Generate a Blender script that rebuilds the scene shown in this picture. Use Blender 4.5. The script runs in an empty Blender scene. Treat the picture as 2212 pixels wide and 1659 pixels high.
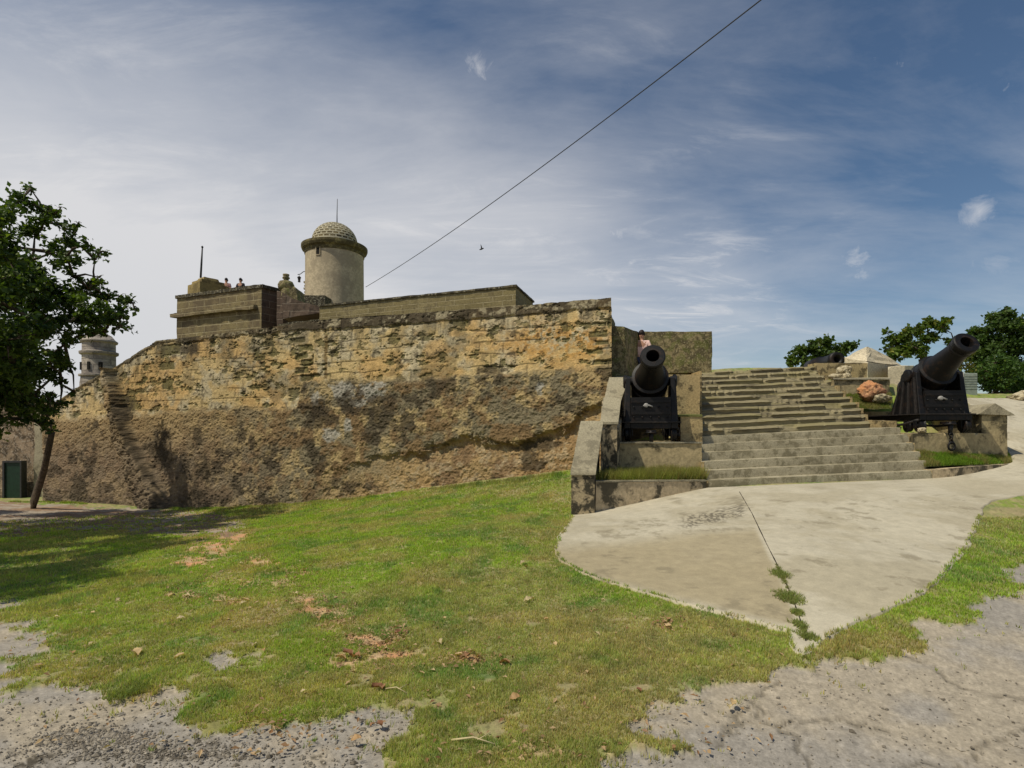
import bpy, bmesh, math, random
import numpy as np
from mathutils import Vector, Matrix
random.seed(7); rng = np.random.default_rng(11)
S = bpy.context.scene
COL = S.collection
R = math.radians
# ------------------------------------------------------------------ camera
F, YH, EYE, CX = 1200.0, 930.0, 1.65, 1106.0      # focal length, horizon, eye height (2212-px wide survey of the photo)
cam_d = bpy.data.cameras.new('camera'); cam = bpy.data.objects.new('camera', cam_d); COL.objects.link(cam)
cam.location = (0, 0, EYE); cam.rotation_euler = (R(90), 0, 0)
cam_d.sensor_width = 36; cam_d.lens = 36 * F / 2212; cam_d.shift_y = (YH - 829.5) / 2212
cam_d.clip_start = 0.05; cam_d.clip_end = 20000
S.camera = cam
# ------------------------------------------------------------------ light
SUN = Vector((-0.45, -0.285, 0.83)).normalized()
elev = math.asin(SUN.z); azim = math.atan2(SUN.x, SUN.y)
sd = bpy.data.lights.new('sun', 'SUN'); sd.energy = 4.2; sd.angle = R(0.5); sd.color = (1.0, 0.92, 0.75)
so = bpy.data.objects.new('sun', sd); COL.objects.link(so)
so.rotation_euler = (-SUN).to_track_quat('-Z', 'Y').to_euler(); so.location = (-20, -10, 40)
S.view_settings.view_transform = 'Standard'; S.view_settings.look = 'None'
S.view_settings.exposure = -0.14; S.view_settings.gamma = 1

class NT:
    """small node-graph writer"""
    def __init__(s, tree): s.t = tree; s.t.nodes.clear()
    def n(s, typ, **kw):
        nd = s.t.nodes.new(typ)
        for k, v in kw.items():
            if k in ('i', 'ins'):
                for kk, vv in v.items(): s.set(nd.inputs[kk], vv)
            else: setattr(nd, k, v)
        return nd
    def set(s, sock, v):
        if isinstance(v, bpy.types.NodeSocket): s.t.links.new(v, sock)
        elif isinstance(v, bpy.types.Node): s.t.links.new(v.outputs[0], sock)
        else: sock.default_value = v
    def math(s, op, a, b=0.0, c=None, clamp=False):
        nd = s.n('ShaderNodeMath', operation=op, use_clamp=clamp); s.set(nd.inputs[0], a); s.set(nd.inputs[1], b)
        if c is not None: s.set(nd.inputs[2], c)
        return nd.outputs[0]
    def vmath(s, op, a, b=(0, 0, 0)):
        nd = s.n('ShaderNodeVectorMath', operation=op); s.set(nd.inputs[0], a); s.set(nd.inputs[1], b)
        return nd
    def mix(s, f, a, b, mode='MIX'):
        nd = s.n('ShaderNodeMix', data_type='RGBA', blend_type=mode, clamp_factor=True)
        s.set(nd.inputs[0], f); s.set(nd.inputs[6], a); s.set(nd.inputs[7], b); return nd.outputs[2]
    def noise(s, vec, scale, detail=6, rough=0.6, dist=0.0):
        nd = s.n('ShaderNodeTexNoise'); s.set(nd.inputs['Vector'], vec)
        nd.inputs['Scale'].default_value = scale; nd.inputs['Detail'].default_value = detail
        nd.inputs['Roughness'].default_value = rough; nd.inputs['Distortion'].default_value = dist
        return nd.outputs['Fac']
    def ramp(s, f, a, b, lo=0.0, hi=1.0):
        nd = s.n('ShaderNodeMapRange', clamp=True); s.set(nd.inputs[0], f)
        for k, v in zip((1, 2, 3, 4), (a, b, lo, hi)): nd.inputs[k].default_value = v
        return nd.outputs[0]
c4 = lambda c: (c[0], c[1], c[2], 1.0)

# ------------------------------------------------------------------ sky
W = bpy.data.worlds.new('World'); S.world = W; W.use_nodes = True
g = NT(W.node_tree)
sky = g.n('ShaderNodeTexSky', sky_type='NISHITA'); sky.sun_disc = False
sky.sun_elevation = elev; sky.sun_rotation = azim; sky.air_density = 1.0; sky.dust_density = 0.6; sky.ozone_density = 2.0
tc = g.n('ShaderNodeTexCoord').outputs['Generated']
sep = g.n('ShaderNodeSeparateXYZ', i={0: tc}); dx, dy, dz = sep.outputs
zz = g.math('ADD', g.math('MAXIMUM', dz, 0.0), 0.16)
pl = g.n('ShaderNodeCombineXYZ', i={0: g.math('DIVIDE', dx, zz), 1: g.math('DIVIDE', dy, zz), 2: 0.0}).outputs[0]
mp = g.n('ShaderNodeMapping'); g.set(mp.inputs[0], pl); mp.inputs['Rotation'].default_value = (0, 0, R(38)); mp.inputs['Scale'].default_value = (0.55, 1.25, 1)
n1 = g.noise(mp.outputs[0], 1.1, 9, 0.62, 0.5)
n2 = g.noise(mp.outputs[0], 4.0, 9, 0.68, 0.8)
n3 = g.noise(tc, 1.6, 4, 0.5)
def dirv(px, py):
    return Vector(((px - CX) / F, 1, (YH - py) / F)).normalized()
def blob(px, py, rad):
    d = g.vmath('DISTANCE', tc, tuple(dirv(px, py))).outputs['Value']
    return g.ramp(d, 0.0, rad, 1.0, 0.0)
# broad veil: thick towards the left and low, thin towards the upper right
left = g.ramp(g.math('SUBTRACT', g.math('MULTIPLY', dx, -1.0), g.math('MULTIPLY', dz, 0.55)), -0.62, 0.52)
low = g.ramp(dz, 0.0, 0.30, 1.0, 0.0)
ex = g.math('DIVIDE', g.math('ADD', dx, 0.66), 0.95); ez = g.math('DIVIDE', g.math('SUBTRACT', dz, 0.19), 0.40)
ell = g.ramp(g.math('SQRT', g.math('ADD', g.math('MULTIPLY', ex, ex), g.math('MULTIPLY', ez, ez))), 0.05, 1.15, 1.0, 0.0)
veil = g.math('ADD', g.math('MULTIPLY', ell, 1.12), g.math('MULTIPLY', low, 0.22))
veil = g.math('ADD', veil, g.math('MULTIPLY', blob(1150, 480, 0.6), 0.22))
veil = g.math('ADD', veil, g.math('MULTIPLY', g.math('SUBTRACT', n1, 0.46), 0.95))
veil = g.math('ADD', veil, g.math('MULTIPLY', g.math('SUBTRACT', n3, 0.5), 0.7))
veil = g.math('ADD', veil, g.math('MULTIPLY', g.math('SUBTRACT', n2, 0.5), 0.18))
veil = g.math('SUBTRACT', veil, g.ramp(dz, 0.25, 0.60, 0, 0.10))
veil = g.ramp(veil, 0.0, 1.0)
wisp = g.ramp(n2, 0.52, 0.80); band = g.ramp(n1, 0.42, 0.62)
wz = blob(1330, 560, 0.42)
wisp = g.math('MULTIPLY', g.math('MULTIPLY', wisp, band), g.math('ADD', g.math('MULTIPLY', wz, 1.3), g.math('MULTIPLY', left, 0.35)))
tot = g.math('ADD', veil, g.math('MULTIPLY', wisp, 0.8), clamp=True)
pn = g.noise(tc, 24, 8, 0.68, 0.5)
for (px, py, rad, st) in ((362, 190, 0.055, 1.0), (375, 232, 0.045, 0.9), (1035, 148, 0.045, 0.9), (1330, 505, 0.07, 0.9), (1240, 545, 0.06, 0.8),
                          (1365, 567, 0.05, 1.1), (1500, 520, 0.05, 0.7), (770, 385, 0.10, 0.8), (1850, 562, 0.05, 1.1), (2115, 456, 0.035, 0.9), (2150, 570, 0.06, 0.5), (10, 105, 0.10, 0.6)):
    b = blob(px, py, rad)
    b = g.math('MULTIPLY', g.ramp(g.math('ADD', b, g.math('MULTIPLY', g.math('SUBTRACT', pn, 0.5), 2.4)), 0.38, 1.35), st * 0.72)
    tot = g.math('MAXIMUM', tot, b)
skyc = g.mix(1.0, g.n('ShaderNodeHueSaturation', i={'Saturation': 1.05, 'Value': 0.86, 'Color': sky.outputs[0]}).outputs[0], (0.92, 0.97, 0.98, 1), 'MULTIPLY')
cloudc = g.mix(g.ramp(n3, 0.3, 0.7), (7.2, 7.25, 7.45, 1), (8.5, 8.4, 8.45, 1))
mixc = g.mix(g.math('MULTIPLY', tot, 0.93), skyc, cloudc)
bg = g.n('ShaderNodeBackground', i={'Color': mixc, 'Strength': 0.10})
g.n('ShaderNodeOutputWorld', i={'Surface': bg.outputs[0]})

# ------------------------------------------------------------------ numpy noise
def _hash(ix, iy, iz, seed):
    h = (ix.astype(np.int64) * 374761393 + iy.astype(np.int64) * 668265263 + iz.astype(np.int64) * 2147483647 + seed * 1274126177) & 0xffffffff
    h = ((h ^ (h >> 13)) * 1274126177) & 0xffffffff
    return ((h ^ (h >> 16)) & 0xffff) / 65535.0
def vn(x, y, z=0.0, seed=0):
    x = np.asarray(x, float); y = np.asarray(y, float); z = np.zeros_like(x) + z
    ix, iy, iz = np.floor(x), np.floor(y), np.floor(z)
    fx, fy, fz = x - ix, y - iy, z - iz
    fx, fy, fz = [f * f * f * (f * (f * 6 - 15) + 10) for f in (fx, fy, fz)]
    r = 0
    for a in (0, 1):
        for b in (0, 1):
            for c in (0, 1):
                r = r + _hash(ix + a, iy + b, iz + c, seed) * (fx if a else 1 - fx) * (fy if b else 1 - fy) * (fz if c else 1 - fz)
    return r
def fbm(x, y, z=0.0, oct=4, gain=0.5, seed=0):
    r = 0; a = 1; t = 0; k = 1.0
    for o in range(oct):
        r = r + a * vn(np.asarray(x) * k, np.asarray(y) * k, np.asarray(z) * k, seed + o * 17); t += a; a *= gain; k *= 2.03
    return r / t
sst = lambda a, b, x: (lambda t: t * t * (3 - 2 * t))(np.clip((x - a) / (b - a), 0, 1))
def lerp(a, b, t): return a + (b - a) * t
def cmix(a, b, t): return a * (1 - t[..., None]) + b * t[..., None]

def P(px, py, D): return Vector(((px - CX) / F * D, D, EYE + (YH - py) / F * D))
# ------------------------------------------------------------------ terrain
WA, WB = Vector((-13.4, 20.0)), Vector((1.45, 14.0))            # plan line of the fort wall foot
def wallD(px):
    k = (px - CX) / F; d = WB - WA
    t = (k * WA.y - WA.x) / (d.x - k * d.y); return WA.y + t * d.y
wall_foot = [(60, 1084), (200, 1088), (300, 1094), (400, 1097), (480, 1097), (650, 1087), (800, 1072), (950, 1052), (1100, 1034), (1230, 1018), (1330, 1008)]
ctl = []
def cp(px, py, D): v = P(px, py, D); ctl.append((v.x, v.y, v.z))
def cz(px, py, z): cp(px, py, (EYE - z) * F / (py - YH))
for px, py in wall_foot: cp(px, py, wallD(px))
for px in (-700, 1106, 2900): cz(px, 1659, 0.0)
cz(200, 1659, -0.03); cz(2000, 1659, 0.0)
cz(0, 1480, -0.12); cz(0, 1300, -0.38); cz(500, 1300, -0.14); cz(1106, 1300, 0.02); cz(1106, 1150, 0.16); cz(600, 1150, -0.35); cz(200, 1150, -0.75)
cz(1200, 1190, 0.09); cp(1240, 1115, 9.95); cp(1527, 1057, 11.0); cp(2012, 1037, 11.8); cz(1775, 1390, 0.02); cz(1700, 1200, 0.22); cz(2100, 1150, 0.22); cz(2212, 1215, 0.08)
cp(0, 1078, 25.5); cp(-600, 1078, 25); cp(-600, 1130, 14)
cp(1300, 1040, 12.6)
cp(2190, 1005, 13.0); cp(2400, 1005, 13.2); cp(2180, 950, 14.6); cp(2350, 950, 14.8); cp(2212, 900, 16.6); cp(2212, 872, 18.4); cp(2400, 872, 18.4); cp(2212, 852, 22); cp(2500, 852, 22)
ctl += [(0, -6, 0), (-12, -6, 0), (12, -6, 0), (6, 17.5, 3.1), (9, 17.5, 3.1), (11.5, 17.0, 2.7), (6.5, 24, 3.3), (14, 24, 3.35), (14, 32, 3.4), (2, 24, 3.2), (24, 30, 3.5), (-8, 27, 0.5), (-20, 32, -1.4),
        (5, 12.6, 0.75), (8.5, 13.2, 0.9), (3.0, 13.2, 0.75), (3.6, 14.6, 0.95), (10.2, 14.0, 1.0), (10.8, 15.4, 1.25), (9.6, 15.2, 1.1), (6.8, 14.2, 1.2)]
ctl = np.array(ctl)
def _tps():
    n = len(ctl); X = ctl[:, :2]
    d = np.linalg.norm(X[:, None] - X[None], axis=2); K = np.where(d > 0, d * d * np.log(d + 1e-9), 0) + np.eye(n) * 0.05
    A = np.zeros((n + 3, n + 3)); A[:n, :n] = K; A[:n, n] = 1; A[:n, n + 1:] = X; A[n, :n] = 1; A[n + 1:, :n] = X.T
    return np.linalg.solve(A, np.concatenate([ctl[:, 2], np.zeros(3)]))
TW = _tps()
def H(x, y):
    x = np.asarray(x, float); y = np.asarray(y, float); sh = x.shape
    xx = np.clip(x.ravel(), -26, 22); yy = np.clip(y.ravel(), -6, 32)
    out = TW[-3] + TW[-2] * xx + TW[-1] * yy
    for i in range(len(ctl)):
        r2 = (xx - ctl[i, 0]) ** 2 + (yy - ctl[i, 1]) ** 2
        out = out + TW[i] * 0.5 * r2 * np.log(r2 + 1e-12)
    return out.reshape(sh)
def ground_hit(px, py):
    px = np.asarray(px, float); py = np.asarray(py, float)
    kx = (px - CX) / F; kz = (YH - py) / F
    lo = np.full(px.shape, 1.0); found = np.zeros(px.shape, bool); hi = np.full(px.shape, 40.0)
    prev = np.full(px.shape, 1.0)
    for D in np.concatenate([np.arange(1.2, 12, 0.25), np.arange(12, 40, 0.5)]):
        below = (EYE + kz * D) < H(kx * D, np.full(px.shape, D))
        new = below & ~found; lo[new] = prev[new]; hi[new] = D; found |= below; prev[:] = D
    for _ in range(16):
        m = (lo + hi) / 2; b = (EYE + kz * m) < H(kx * m, m); hi = np.where(b, m, hi); lo = np.where(b, lo, m)
    return np.stack([kx * hi, hi, H(kx * hi, hi)], -1)
def G(px, py): return Vector(ground_hit(np.array([px]), np.array([py]))[0])

def inpoly(px, py, poly):
    c = np.zeros(px.shape, bool); n = len(poly)
    for i in range(n):
        x1, y1 = poly[i]; x2, y2 = poly[(i + 1) % n]
        if y1 == y2: continue
        cond = ((y1 > py) != (y2 > py)) & (px < (x2 - x1) * (py - y1) / (y2 - y1) + x1); c ^= cond
    return c
ROAD = [(-4000, 9000), (-4000, 1500), (0, 1503), (60, 1497), (130, 1478), (205, 1487), (232, 1512), (240, 1530), (275, 1532), (320, 1510), (335, 1480), (395, 1500), (405, 1540), (415, 1560), (500, 1570), (590, 1577), (680, 1557), (800, 1546), (895, 1543),
        (905, 1570), (850, 1602), (838, 1659), (830, 1800), (1240, 1800), (1265, 1659), (1300, 1640), (1400, 1632), (1490, 1628), (1440, 1605), (1345, 1590), (1338, 1560), (1430, 1512), (1560, 1488), (1650, 1470), (1705, 1443),
        (1800, 1436), (1900, 1428), (1965, 1412), (1975, 1380), (2010, 1352), (2080, 1352), (2130, 1335), (2165, 1275), (2212, 1215), (2400, 1120), (5000, 1010), (5000, 9000)]
PATCHES = [[(-4000, 1345), (0, 1350), (60, 1362), (105, 1388), (75, 1412), (70, 1428), (0, 1434), (-4000, 1440)], [(-4000, 1298), (0, 1300), (48, 1303), (25, 1319), (0, 1322), (-4000, 1325)], [(-4000, 1455), (0, 1457), (50, 1462), (10, 1490), (-4000, 1490)],
           [(410, 1432), (440, 1425), (560, 1428), (545, 1440), (430, 1444)]]
PATH = [(-4000, 1080), (0, 1083), (120, 1090), (260, 1099), (480, 1108), (525, 1130), (500, 1160), (380, 1158), (250, 1150), (120, 1148), (0, 1160), (-4000, 1170)]
SOIL = [(560, 1215, 40, 12, .8), (610, 1262, 45, 12, .7), (655, 1295, 45, 12, .7), (735, 1345, 40, 10, .7), (820, 1392, 45, 10, .9), (480, 1295, 60, 14, .7), (405, 1290, 50, 10, .6), (1010, 1428, 35, 8, .8), (640, 1235, 30, 9, .6), (1440, 1350, 20, 8, .6), (455, 1185, 55, 26, 1), (425, 1215, 48, 14, 1), (750, 1424, 62, 20, 1.2), (840, 1414, 62, 9, .9), (700, 1322, 60, 14, .8), (785, 1381, 50, 10, .8), (860, 1372, 25, 14, .8), (520, 1262, 70, 16, .5), (500, 1160, 60, 16, .8), (600, 1580, 60, 20, .3), (1130, 1640, 120, 30, .5), (980, 1430, 40, 10, .4)]
def proj(x, y, z):
    yy = np.maximum(y, 0.4); return CX + F * x / yy, YH + F * (EYE - z) / yy
def micro(x, y): return (fbm(x * 1.3, y * 1.3, 0, 3, 0.5, 3) - 0.5) * 0.05 + (fbm(x * 9, y * 9, 0, 3, 0.6, 5) - 0.5) * 0.022
def masks(x, y, z):
    far = np.clip(np.hypot(x, y) / 6, 0.5, 2.2)
    wx = (fbm(x * 3.1, y * 3.1, 0, 4, 0.65, 21) - 0.5) * 0.55 * far; wy = (fbm(x * 3.1 + 40, y * 3.1, 0, 4, 0.65, 22) - 0.5) * 0.9 * far
    px, py = proj(x + wx * 0.6, y + wy * 0.8, z)
    road = inpoly(px, py, ROAD) | (y < 1.2)
    for p in PATCHES: road |= inpoly(px, py, p)
    path = inpoly(px, py, PATH)
    soil = np.zeros_like(x)
    px2, py2 = proj(x, y, z)
    nz = (fbm(x * 7, y * 7, 0, 4, 0.65, 31) - 0.5) * 1.6
    for cx, cy, rx, ry, s in SOIL:
        d = np.sqrt(((px2 - cx) / rx) ** 2 + ((py2 - cy) / ry) ** 2)
        soil = np.maximum(soil, np.clip((1.15 - d + nz * 1.5) * 1.2, 0, 1) * min(1, s) * (d < 2.2))
    soil = np.where(y < 0.6, 0, soil)
    return road, path, soil
def grass_col(x, y, z):
    px, py = proj(x, y, z)
    n1 = fbm(x * 0.55, y * 0.55, 0, 4, 0.55, 41); n2 = fbm(x * 2.6, y * 2.6, 0, 4, 0.6, 42); n3 = fbm(x * 1.1 + 9, y * 1.1, 0, 3, 0.6, 43)
    bright = np.array([0.225, 0.295, 0.045]); olive = np.array([0.265, 0.27, 0.10]); deep = np.array([0.12, 0.20, 0.055]); dry = np.array([0.34, 0.275, 0.145])
    c = cmix(bright, olive, np.clip(sst(0.42, 0.66, n1) + 0.55 * sst(800, 250, px) * sst(1120, 1350, py) + 0.25 * sst(1330, 1500, py), 0, 1))
    c = cmix(c, deep, sst(0.50, 0.68, n2) * 0.7)
    c = cmix(c, dry, sst(0.53, 0.70, n3) * 0.6)
    c = cmix(c, np.array([0.30, 0.24, 0.11]), sst(1600, 1750, px) * sst(1290, 1380, py) * sst(.36, .56, n2) * .8)
    c = cmix(c, np.array([0.33, 0.21, 0.12]), sst(0.56, 0.66, fbm(x * 1.9 + 5, y * 1.9, 0, 5, .65, 44)) * sst(950, 500, px) * .3)
    return c
def new_mesh(name, V, Fq, col=None, smooth=True):
    """fast mesh from arrays; Fq: (n,k) int array"""
    V = np.asarray(V, np.float32); Fq = np.asarray(Fq, np.int32)
    me = bpy.data.meshes.new(name); n, k = Fq.shape
    me.vertices.add(len(V)); me.vertices.foreach_set('co', V.ravel())
    me.loops.add(n * k); me.loops.foreach_set('vertex_index', Fq.ravel())
    me.polygons.add(n); me.polygons.foreach_set('loop_start', np.arange(0, n * k, k, dtype=np.int32)); me.polygons.foreach_set('loop_total', np.full(n, k, np.int32))
    me.polygons.foreach_set('use_smooth', np.full(n, smooth, bool))
    me.update(calc_edges=True)
    if col is not None:
        a = me.color_attributes.new('Col', 'FLOAT_COLOR', 'POINT'); c = np.ones((len(V), 4), np.float32); c[:, :3] = col[:, :3]
        if col.shape[1] > 3: c[:, 3] = col[:, 3]
        a.data.foreach_set('color', c.ravel())
    me.validate(); return me
def grid_faces(nr, nc, wrap=False):
    i = np.arange(nr - 1)[:, None]; j = np.arange(nc if wrap else nc - 1)[None]; j2 = (j + 1) % nc
    return np.stack([i * nc + j, i * nc + j2, (i + 1) * nc + j2, (i + 1) * nc + j], -1).reshape(-1, 4)

# ------------------------------------------------------------------ object helpers
def props(o, label=None, cat=None, group=None, kind=None):
    if label: o['label'] = label
    if cat: o['category'] = cat
    if group: o['group'] = group
    if kind: o['kind'] = kind
    return o
def link(name, me, mat=None, parent=None):
    o = bpy.data.objects.new(name, me); COL.objects.link(o)
    if mat is not None: me.materials.append(mat)
    if parent is not None:
        o.parent = parent
        w = Vector((0, 0, 0)); p = parent
        while p is not None: w += Vector(p.location); p = p.parent
        if parent.get('worldparts'): o.location = -w
    return o
def thing(name, loc, label, cat, group=None, rz=0, world=True):
    o = bpy.data.objects.new(name, None); COL.objects.link(o); o.location = loc; o.rotation_euler = (0, 0, rz); o.empty_display_size = 0.2
    if world: o['worldparts'] = 1
    return props(o, label, cat, group)
def part(name, bm_or_me, mat, parent, label=None, smooth=None):
    me = bm_or_me
    if isinstance(me, bmesh.types.BMesh):
        m2 = bpy.data.meshes.new(name); me.to_mesh(m2); me.free(); me = m2
    if smooth is not None: me.polygons.foreach_set('use_smooth', np.full(len(me.polygons), smooth, bool))
    o = bpy.data.objects.new(name, me); COL.objects.link(o)
    if mat is not None: me.materials.append(mat)
    if parent is not None:
        o.parent = parent
        if parent.type == 'EMPTY' and parent.get('worldparts'): o.location = -Vector(parent.location)
    if label: o['label'] = label
    return o

# bmesh shapes
def bm_box(bm, x0, x1, y0, y1, z0, z1, mat=None):
    vs = [bm.verts.new(Vector(p) if mat is None else mat @ Vector(p)) for p in ((x0, y0, z0), (x1, y0, z0), (x1, y1, z0), (x0, y1, z0), (x0, y0, z1), (x1, y0, z1), (x1, y1, z1), (x0, y1, z1))]
    for f in ((0, 3, 2, 1), (4, 5, 6, 7), (0, 1, 5, 4), (1, 2, 6, 5), (2, 3, 7, 6), (3, 0, 4, 7)): bm.faces.new([vs[i] for i in f])
    return vs
def bm_bevel(bm, w, seg=2):
    bmesh.ops.bevel(bm, geom=list(bm.edges), offset=w, segments=seg, affect='EDGES', profile=0.6)
def bm_lathe(bm, prof, n=32, mat=Matrix.Identity(4), cap=True):
    """prof: (r, h) pairs; axis +Z of mat"""
    rings = []
    for r, h in prof:
        rings.append([bm.verts.new(mat @ Vector((r * math.cos(2 * math.pi * k / n), r * math.sin(2 * math.pi * k / n), h))) for k in range(n)])
    for a, b in zip(rings, rings[1:]):
        for k in range(n):
            f = bm.faces.new((a[k], a[(k + 1) % n], b[(k + 1) % n], b[k])); f.smooth = True
    if cap:
        bm.faces.new(list(reversed(rings[0]))); bm.faces.new(rings[-1])
def bm_tube(bm, pts, rad, n=8):
    pts = [Vector(p) for p in pts]
    if not isinstance(rad, (list, tuple)): rad = [rad] * len(pts)
    rings = []
    for i, p in enumerate(pts):
        d = (pts[min(i + 1, len(pts) - 1)] - pts[max(i - 1, 0)]).normalized()
        up = Vector((0, 0, 1)) if abs(d.z) < 0.9 else Vector((1, 0, 0))
        a = d.cross(up).normalized(); b = d.cross(a).normalized()
        rings.append([bm.verts.new(p + (a * math.cos(2 * math.pi * k / n) + b * math.sin(2 * math.pi * k / n)) * rad[i]) for k in range(n)])
    for a, b in zip(rings, rings[1:]):
        for k in range(n):
            f = bm.faces.new((a[k], b[k], b[(k + 1) % n], a[(k + 1) % n])); f.smooth = True
    bm.faces.new(rings[0]); bm.faces.new(list(reversed(rings[-1])))

def disp(V, amp, fr, seed=0):
    V = np.asarray(V, float); x, y, z = V.T * fr
    o = np.stack([fbm(x, y, z, 4, 0.6, seed + k * 7) - 0.5 for k in range(3)], -1)
    return V + o * 2 * amp
def block(name, bot, top, mat, parent, res=0.07, amp=0.012, fr=4.0, seed=0, label=None, cap_amp=None):
    """hexahedron of masonry from 4 foot and 4 head points (front-left, front-right, back-right, back-left), with worn faces"""
    b = [np.array(p, float) for p in bot]; t = [np.array(p, float) for p in top]
    quads = [(b[0], b[1], t[1], t[0]), (b[1], b[2], t[2], t[1]), (b[2], b[3], t[3], t[2]), (b[3], b[0], t[0], t[3]), (t[0], t[1], t[2], t[3]), (b[3], b[2], b[1], b[0])]
    VV = []; FF = []; o = 0
    for q in quads:
        lu = max(np.linalg.norm(q[1] - q[0]), np.linalg.norm(q[2] - q[3])); lv = max(np.linalg.norm(q[3] - q[0]), np.linalg.norm(q[2] - q[1]))
        nu = int(np.clip(lu / res, 1, 160)) + 1; nv = int(np.clip(lv / res, 1, 160)) + 1
        u, v = np.meshgrid(np.linspace(0, 1, nu), np.linspace(0, 1, nv))
        u = u[..., None]; v = v[..., None]
        pts = (q[0] * (1 - u) + q[1] * u) * (1 - v) + (q[3] * (1 - u) + q[2] * u) * v
        VV.append(pts.reshape(-1, 3)); FF.append(grid_faces(nv, nu) + o); o += nu * nv
    V = disp(np.concatenate(VV), amp, fr, seed) if amp else np.concatenate(VV)
    me = new_mesh(name, V, np.concatenate(FF), smooth=False)
    bm = bmesh.new(); bm.from_mesh(me); bmesh.ops.remove_doubles(bm, verts=bm.verts, dist=0.0008)
    for e in bm.edges:
        pass
    bm.to_mesh(me); bm.free()
    me.polygons.foreach_set('use_smooth', np.full(len(me.polygons), True, bool))
    try: me.set_sharp_from_angle(angle=R(50))
    except Exception: pass
    return part(name, me, mat, parent, label)
def raised(pts, z): return [(p[0], p[1], z) for p in pts]

# ------------------------------------------------------------------ materials
def mat_new(name):
    m = bpy.data.materials.new(name); m.use_nodes = True; g = NT(m.node_tree)
    out = g.n('ShaderNodeOutputMaterial'); b = g.n('ShaderNodeBsdfPrincipled'); g.set(out.inputs[0], b.outputs[0])
    b.inputs['Roughness'].default_value = 0.9; b.inputs['Specular IOR Level'].default_value = 0.25
    return m, g, b
def bump(g, b, h, strength, dist):
    n = g.n('ShaderNodeBump'); n.inputs['Strength'].default_value = strength; n.inputs['Distance'].default_value = dist
    g.set(n.inputs['Height'], h); g.set(b.inputs['Normal'], n.outputs[0])
def stone(name, c1, c2, dark, stain=0.5, sc=3.0, stain_lo=0.5, bmp=0.5, brick=None, moss=None, spots=None, stretch=None):
    m, g, b = mat_new(name)
    pos = g.n('ShaderNodeTexCoord').outputs['Object']
    if stretch:
        mq = g.n('ShaderNodeMapping'); g.set(mq.inputs[0], pos); mq.inputs['Scale'].default_value = stretch; pos = mq.outputs[0]
    big = g.noise(pos, sc * 0.35, 6, 0.6, 0.3); mid = g.noise(pos, sc * 1.6, 8, 0.68, 0.2); fine = g.noise(pos, sc * 9, 6, 0.7)
    c = g.mix(g.ramp(big, 0.42, 0.58), c4(c1), c4(c2))
    c = g.mix(g.ramp(fine, 0.42, 0.60, 0.0, 0.6), c, c4([v * 0.5 for v in c1]))
    h = g.math('ADD', g.math('MULTIPLY', mid, 0.6), g.math('MULTIPLY', fine, 0.4))
    if brick:
        d, bw, bh, mc = brick
        al = g.vmath('DOT_PRODUCT', pos, (d[0], d[1], 0)).outputs['Value']
        z = g.n('ShaderNodeSeparateXYZ', i={0: pos}).outputs[2]
        al = g.math('ADD', al, g.math('MULTIPLY', g.math('SUBTRACT', big, 0.5), bh * 0.7)); z = g.math('ADD', z, g.math('MULTIPLY', g.math('SUBTRACT', mid, 0.5), bh * 0.25))
        v = g.n('ShaderNodeCombineXYZ', i={0: al, 1: z, 2: 0.0}).outputs[0]
        br = g.n('ShaderNodeTexBrick', i={'Vector': v, 'Color1': (1, 1, 1, 1), 'Color2': (0.45, 0.45, 0.45, 1), 'Mortar': (0, 0, 0, 1), 'Scale': 1.0, 'Mortar Size': bh * 0.085, 'Mortar Smooth': 0.4, 'Bias': 0.0, 'Brick Width': bw, 'Row Height': bh})
        c = g.mix(g.math('MULTIPLY', g.math('SUBTRACT', 1.0, br.outputs[0]), 0.55), c, c4(dark))
        c = g.mix(g.math('MULTIPLY', br.outputs['Fac'], g.ramp(mid, 0.42, 0.55, 0.35, 1.0)), c, c4(mc)); h = g.math('ADD', g.math('MULTIPLY', h, 0.5), g.math('MULTIPLY', g.math('SUBTRACT', 1.0, br.outputs['Fac']), 0.8))
    st = g.ramp(g.math('ADD', g.math('MULTIPLY', mid, 0.65), g.math('MULTIPLY', big, 0.35)), stain_lo - 0.01, stain_lo + 0.045, 0, stain)
    c = g.mix(st, c, c4(dark))
    if moss: c = g.mix(g.ramp(g.noise(pos, sc * 0.9, 5, 0.6, 0.5), 0.50, 0.60, 0, moss[1]), c, c4(moss[0]))
    if spots: c = g.mix(g.ramp(g.noise(pos, sc * 5, 3, 0.5), 0.56, 0.62, 0, spots[1]), c, c4(spots[0]))
    g.set(b.inputs['Base Color'], c); bump(g, b, h, bmp, 0.05); return m
def vcol(name, fine_scale=40, fine_amt=0.45, bmp=0.4, bd=0.02, rough=0.95, lump=12):
    m, g, b = mat_new(name)
    a = g.n('ShaderNodeVertexColor', layer_name='Col').outputs[0]; pos = g.n('ShaderNodeTexCoord').outputs['Object']
    fine = g.noise(pos, fine_scale, 6, 0.75); mid = g.noise(pos, lump, 6, 0.7)
    k = g.ramp(g.math('ADD', g.math('MULTIPLY', fine, 0.6), g.math('MULTIPLY', mid, 0.4)), 0.3, 0.7, 1 - fine_amt, 1 + fine_amt)
    cc = g.n('ShaderNodeCombineColor', i={0: k, 1: k, 2: k}).outputs[0]
    g.set(b.inputs['Base Color'], g.mix(1.0, a, cc, 'MULTIPLY')); b.inputs['Roughness'].default_value = rough
    bump(g, b, g.math('ADD', g.math('MULTIPLY', mid, 0.5), g.math('MULTIPLY', fine, 0.5)), bmp, bd); return m
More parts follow.
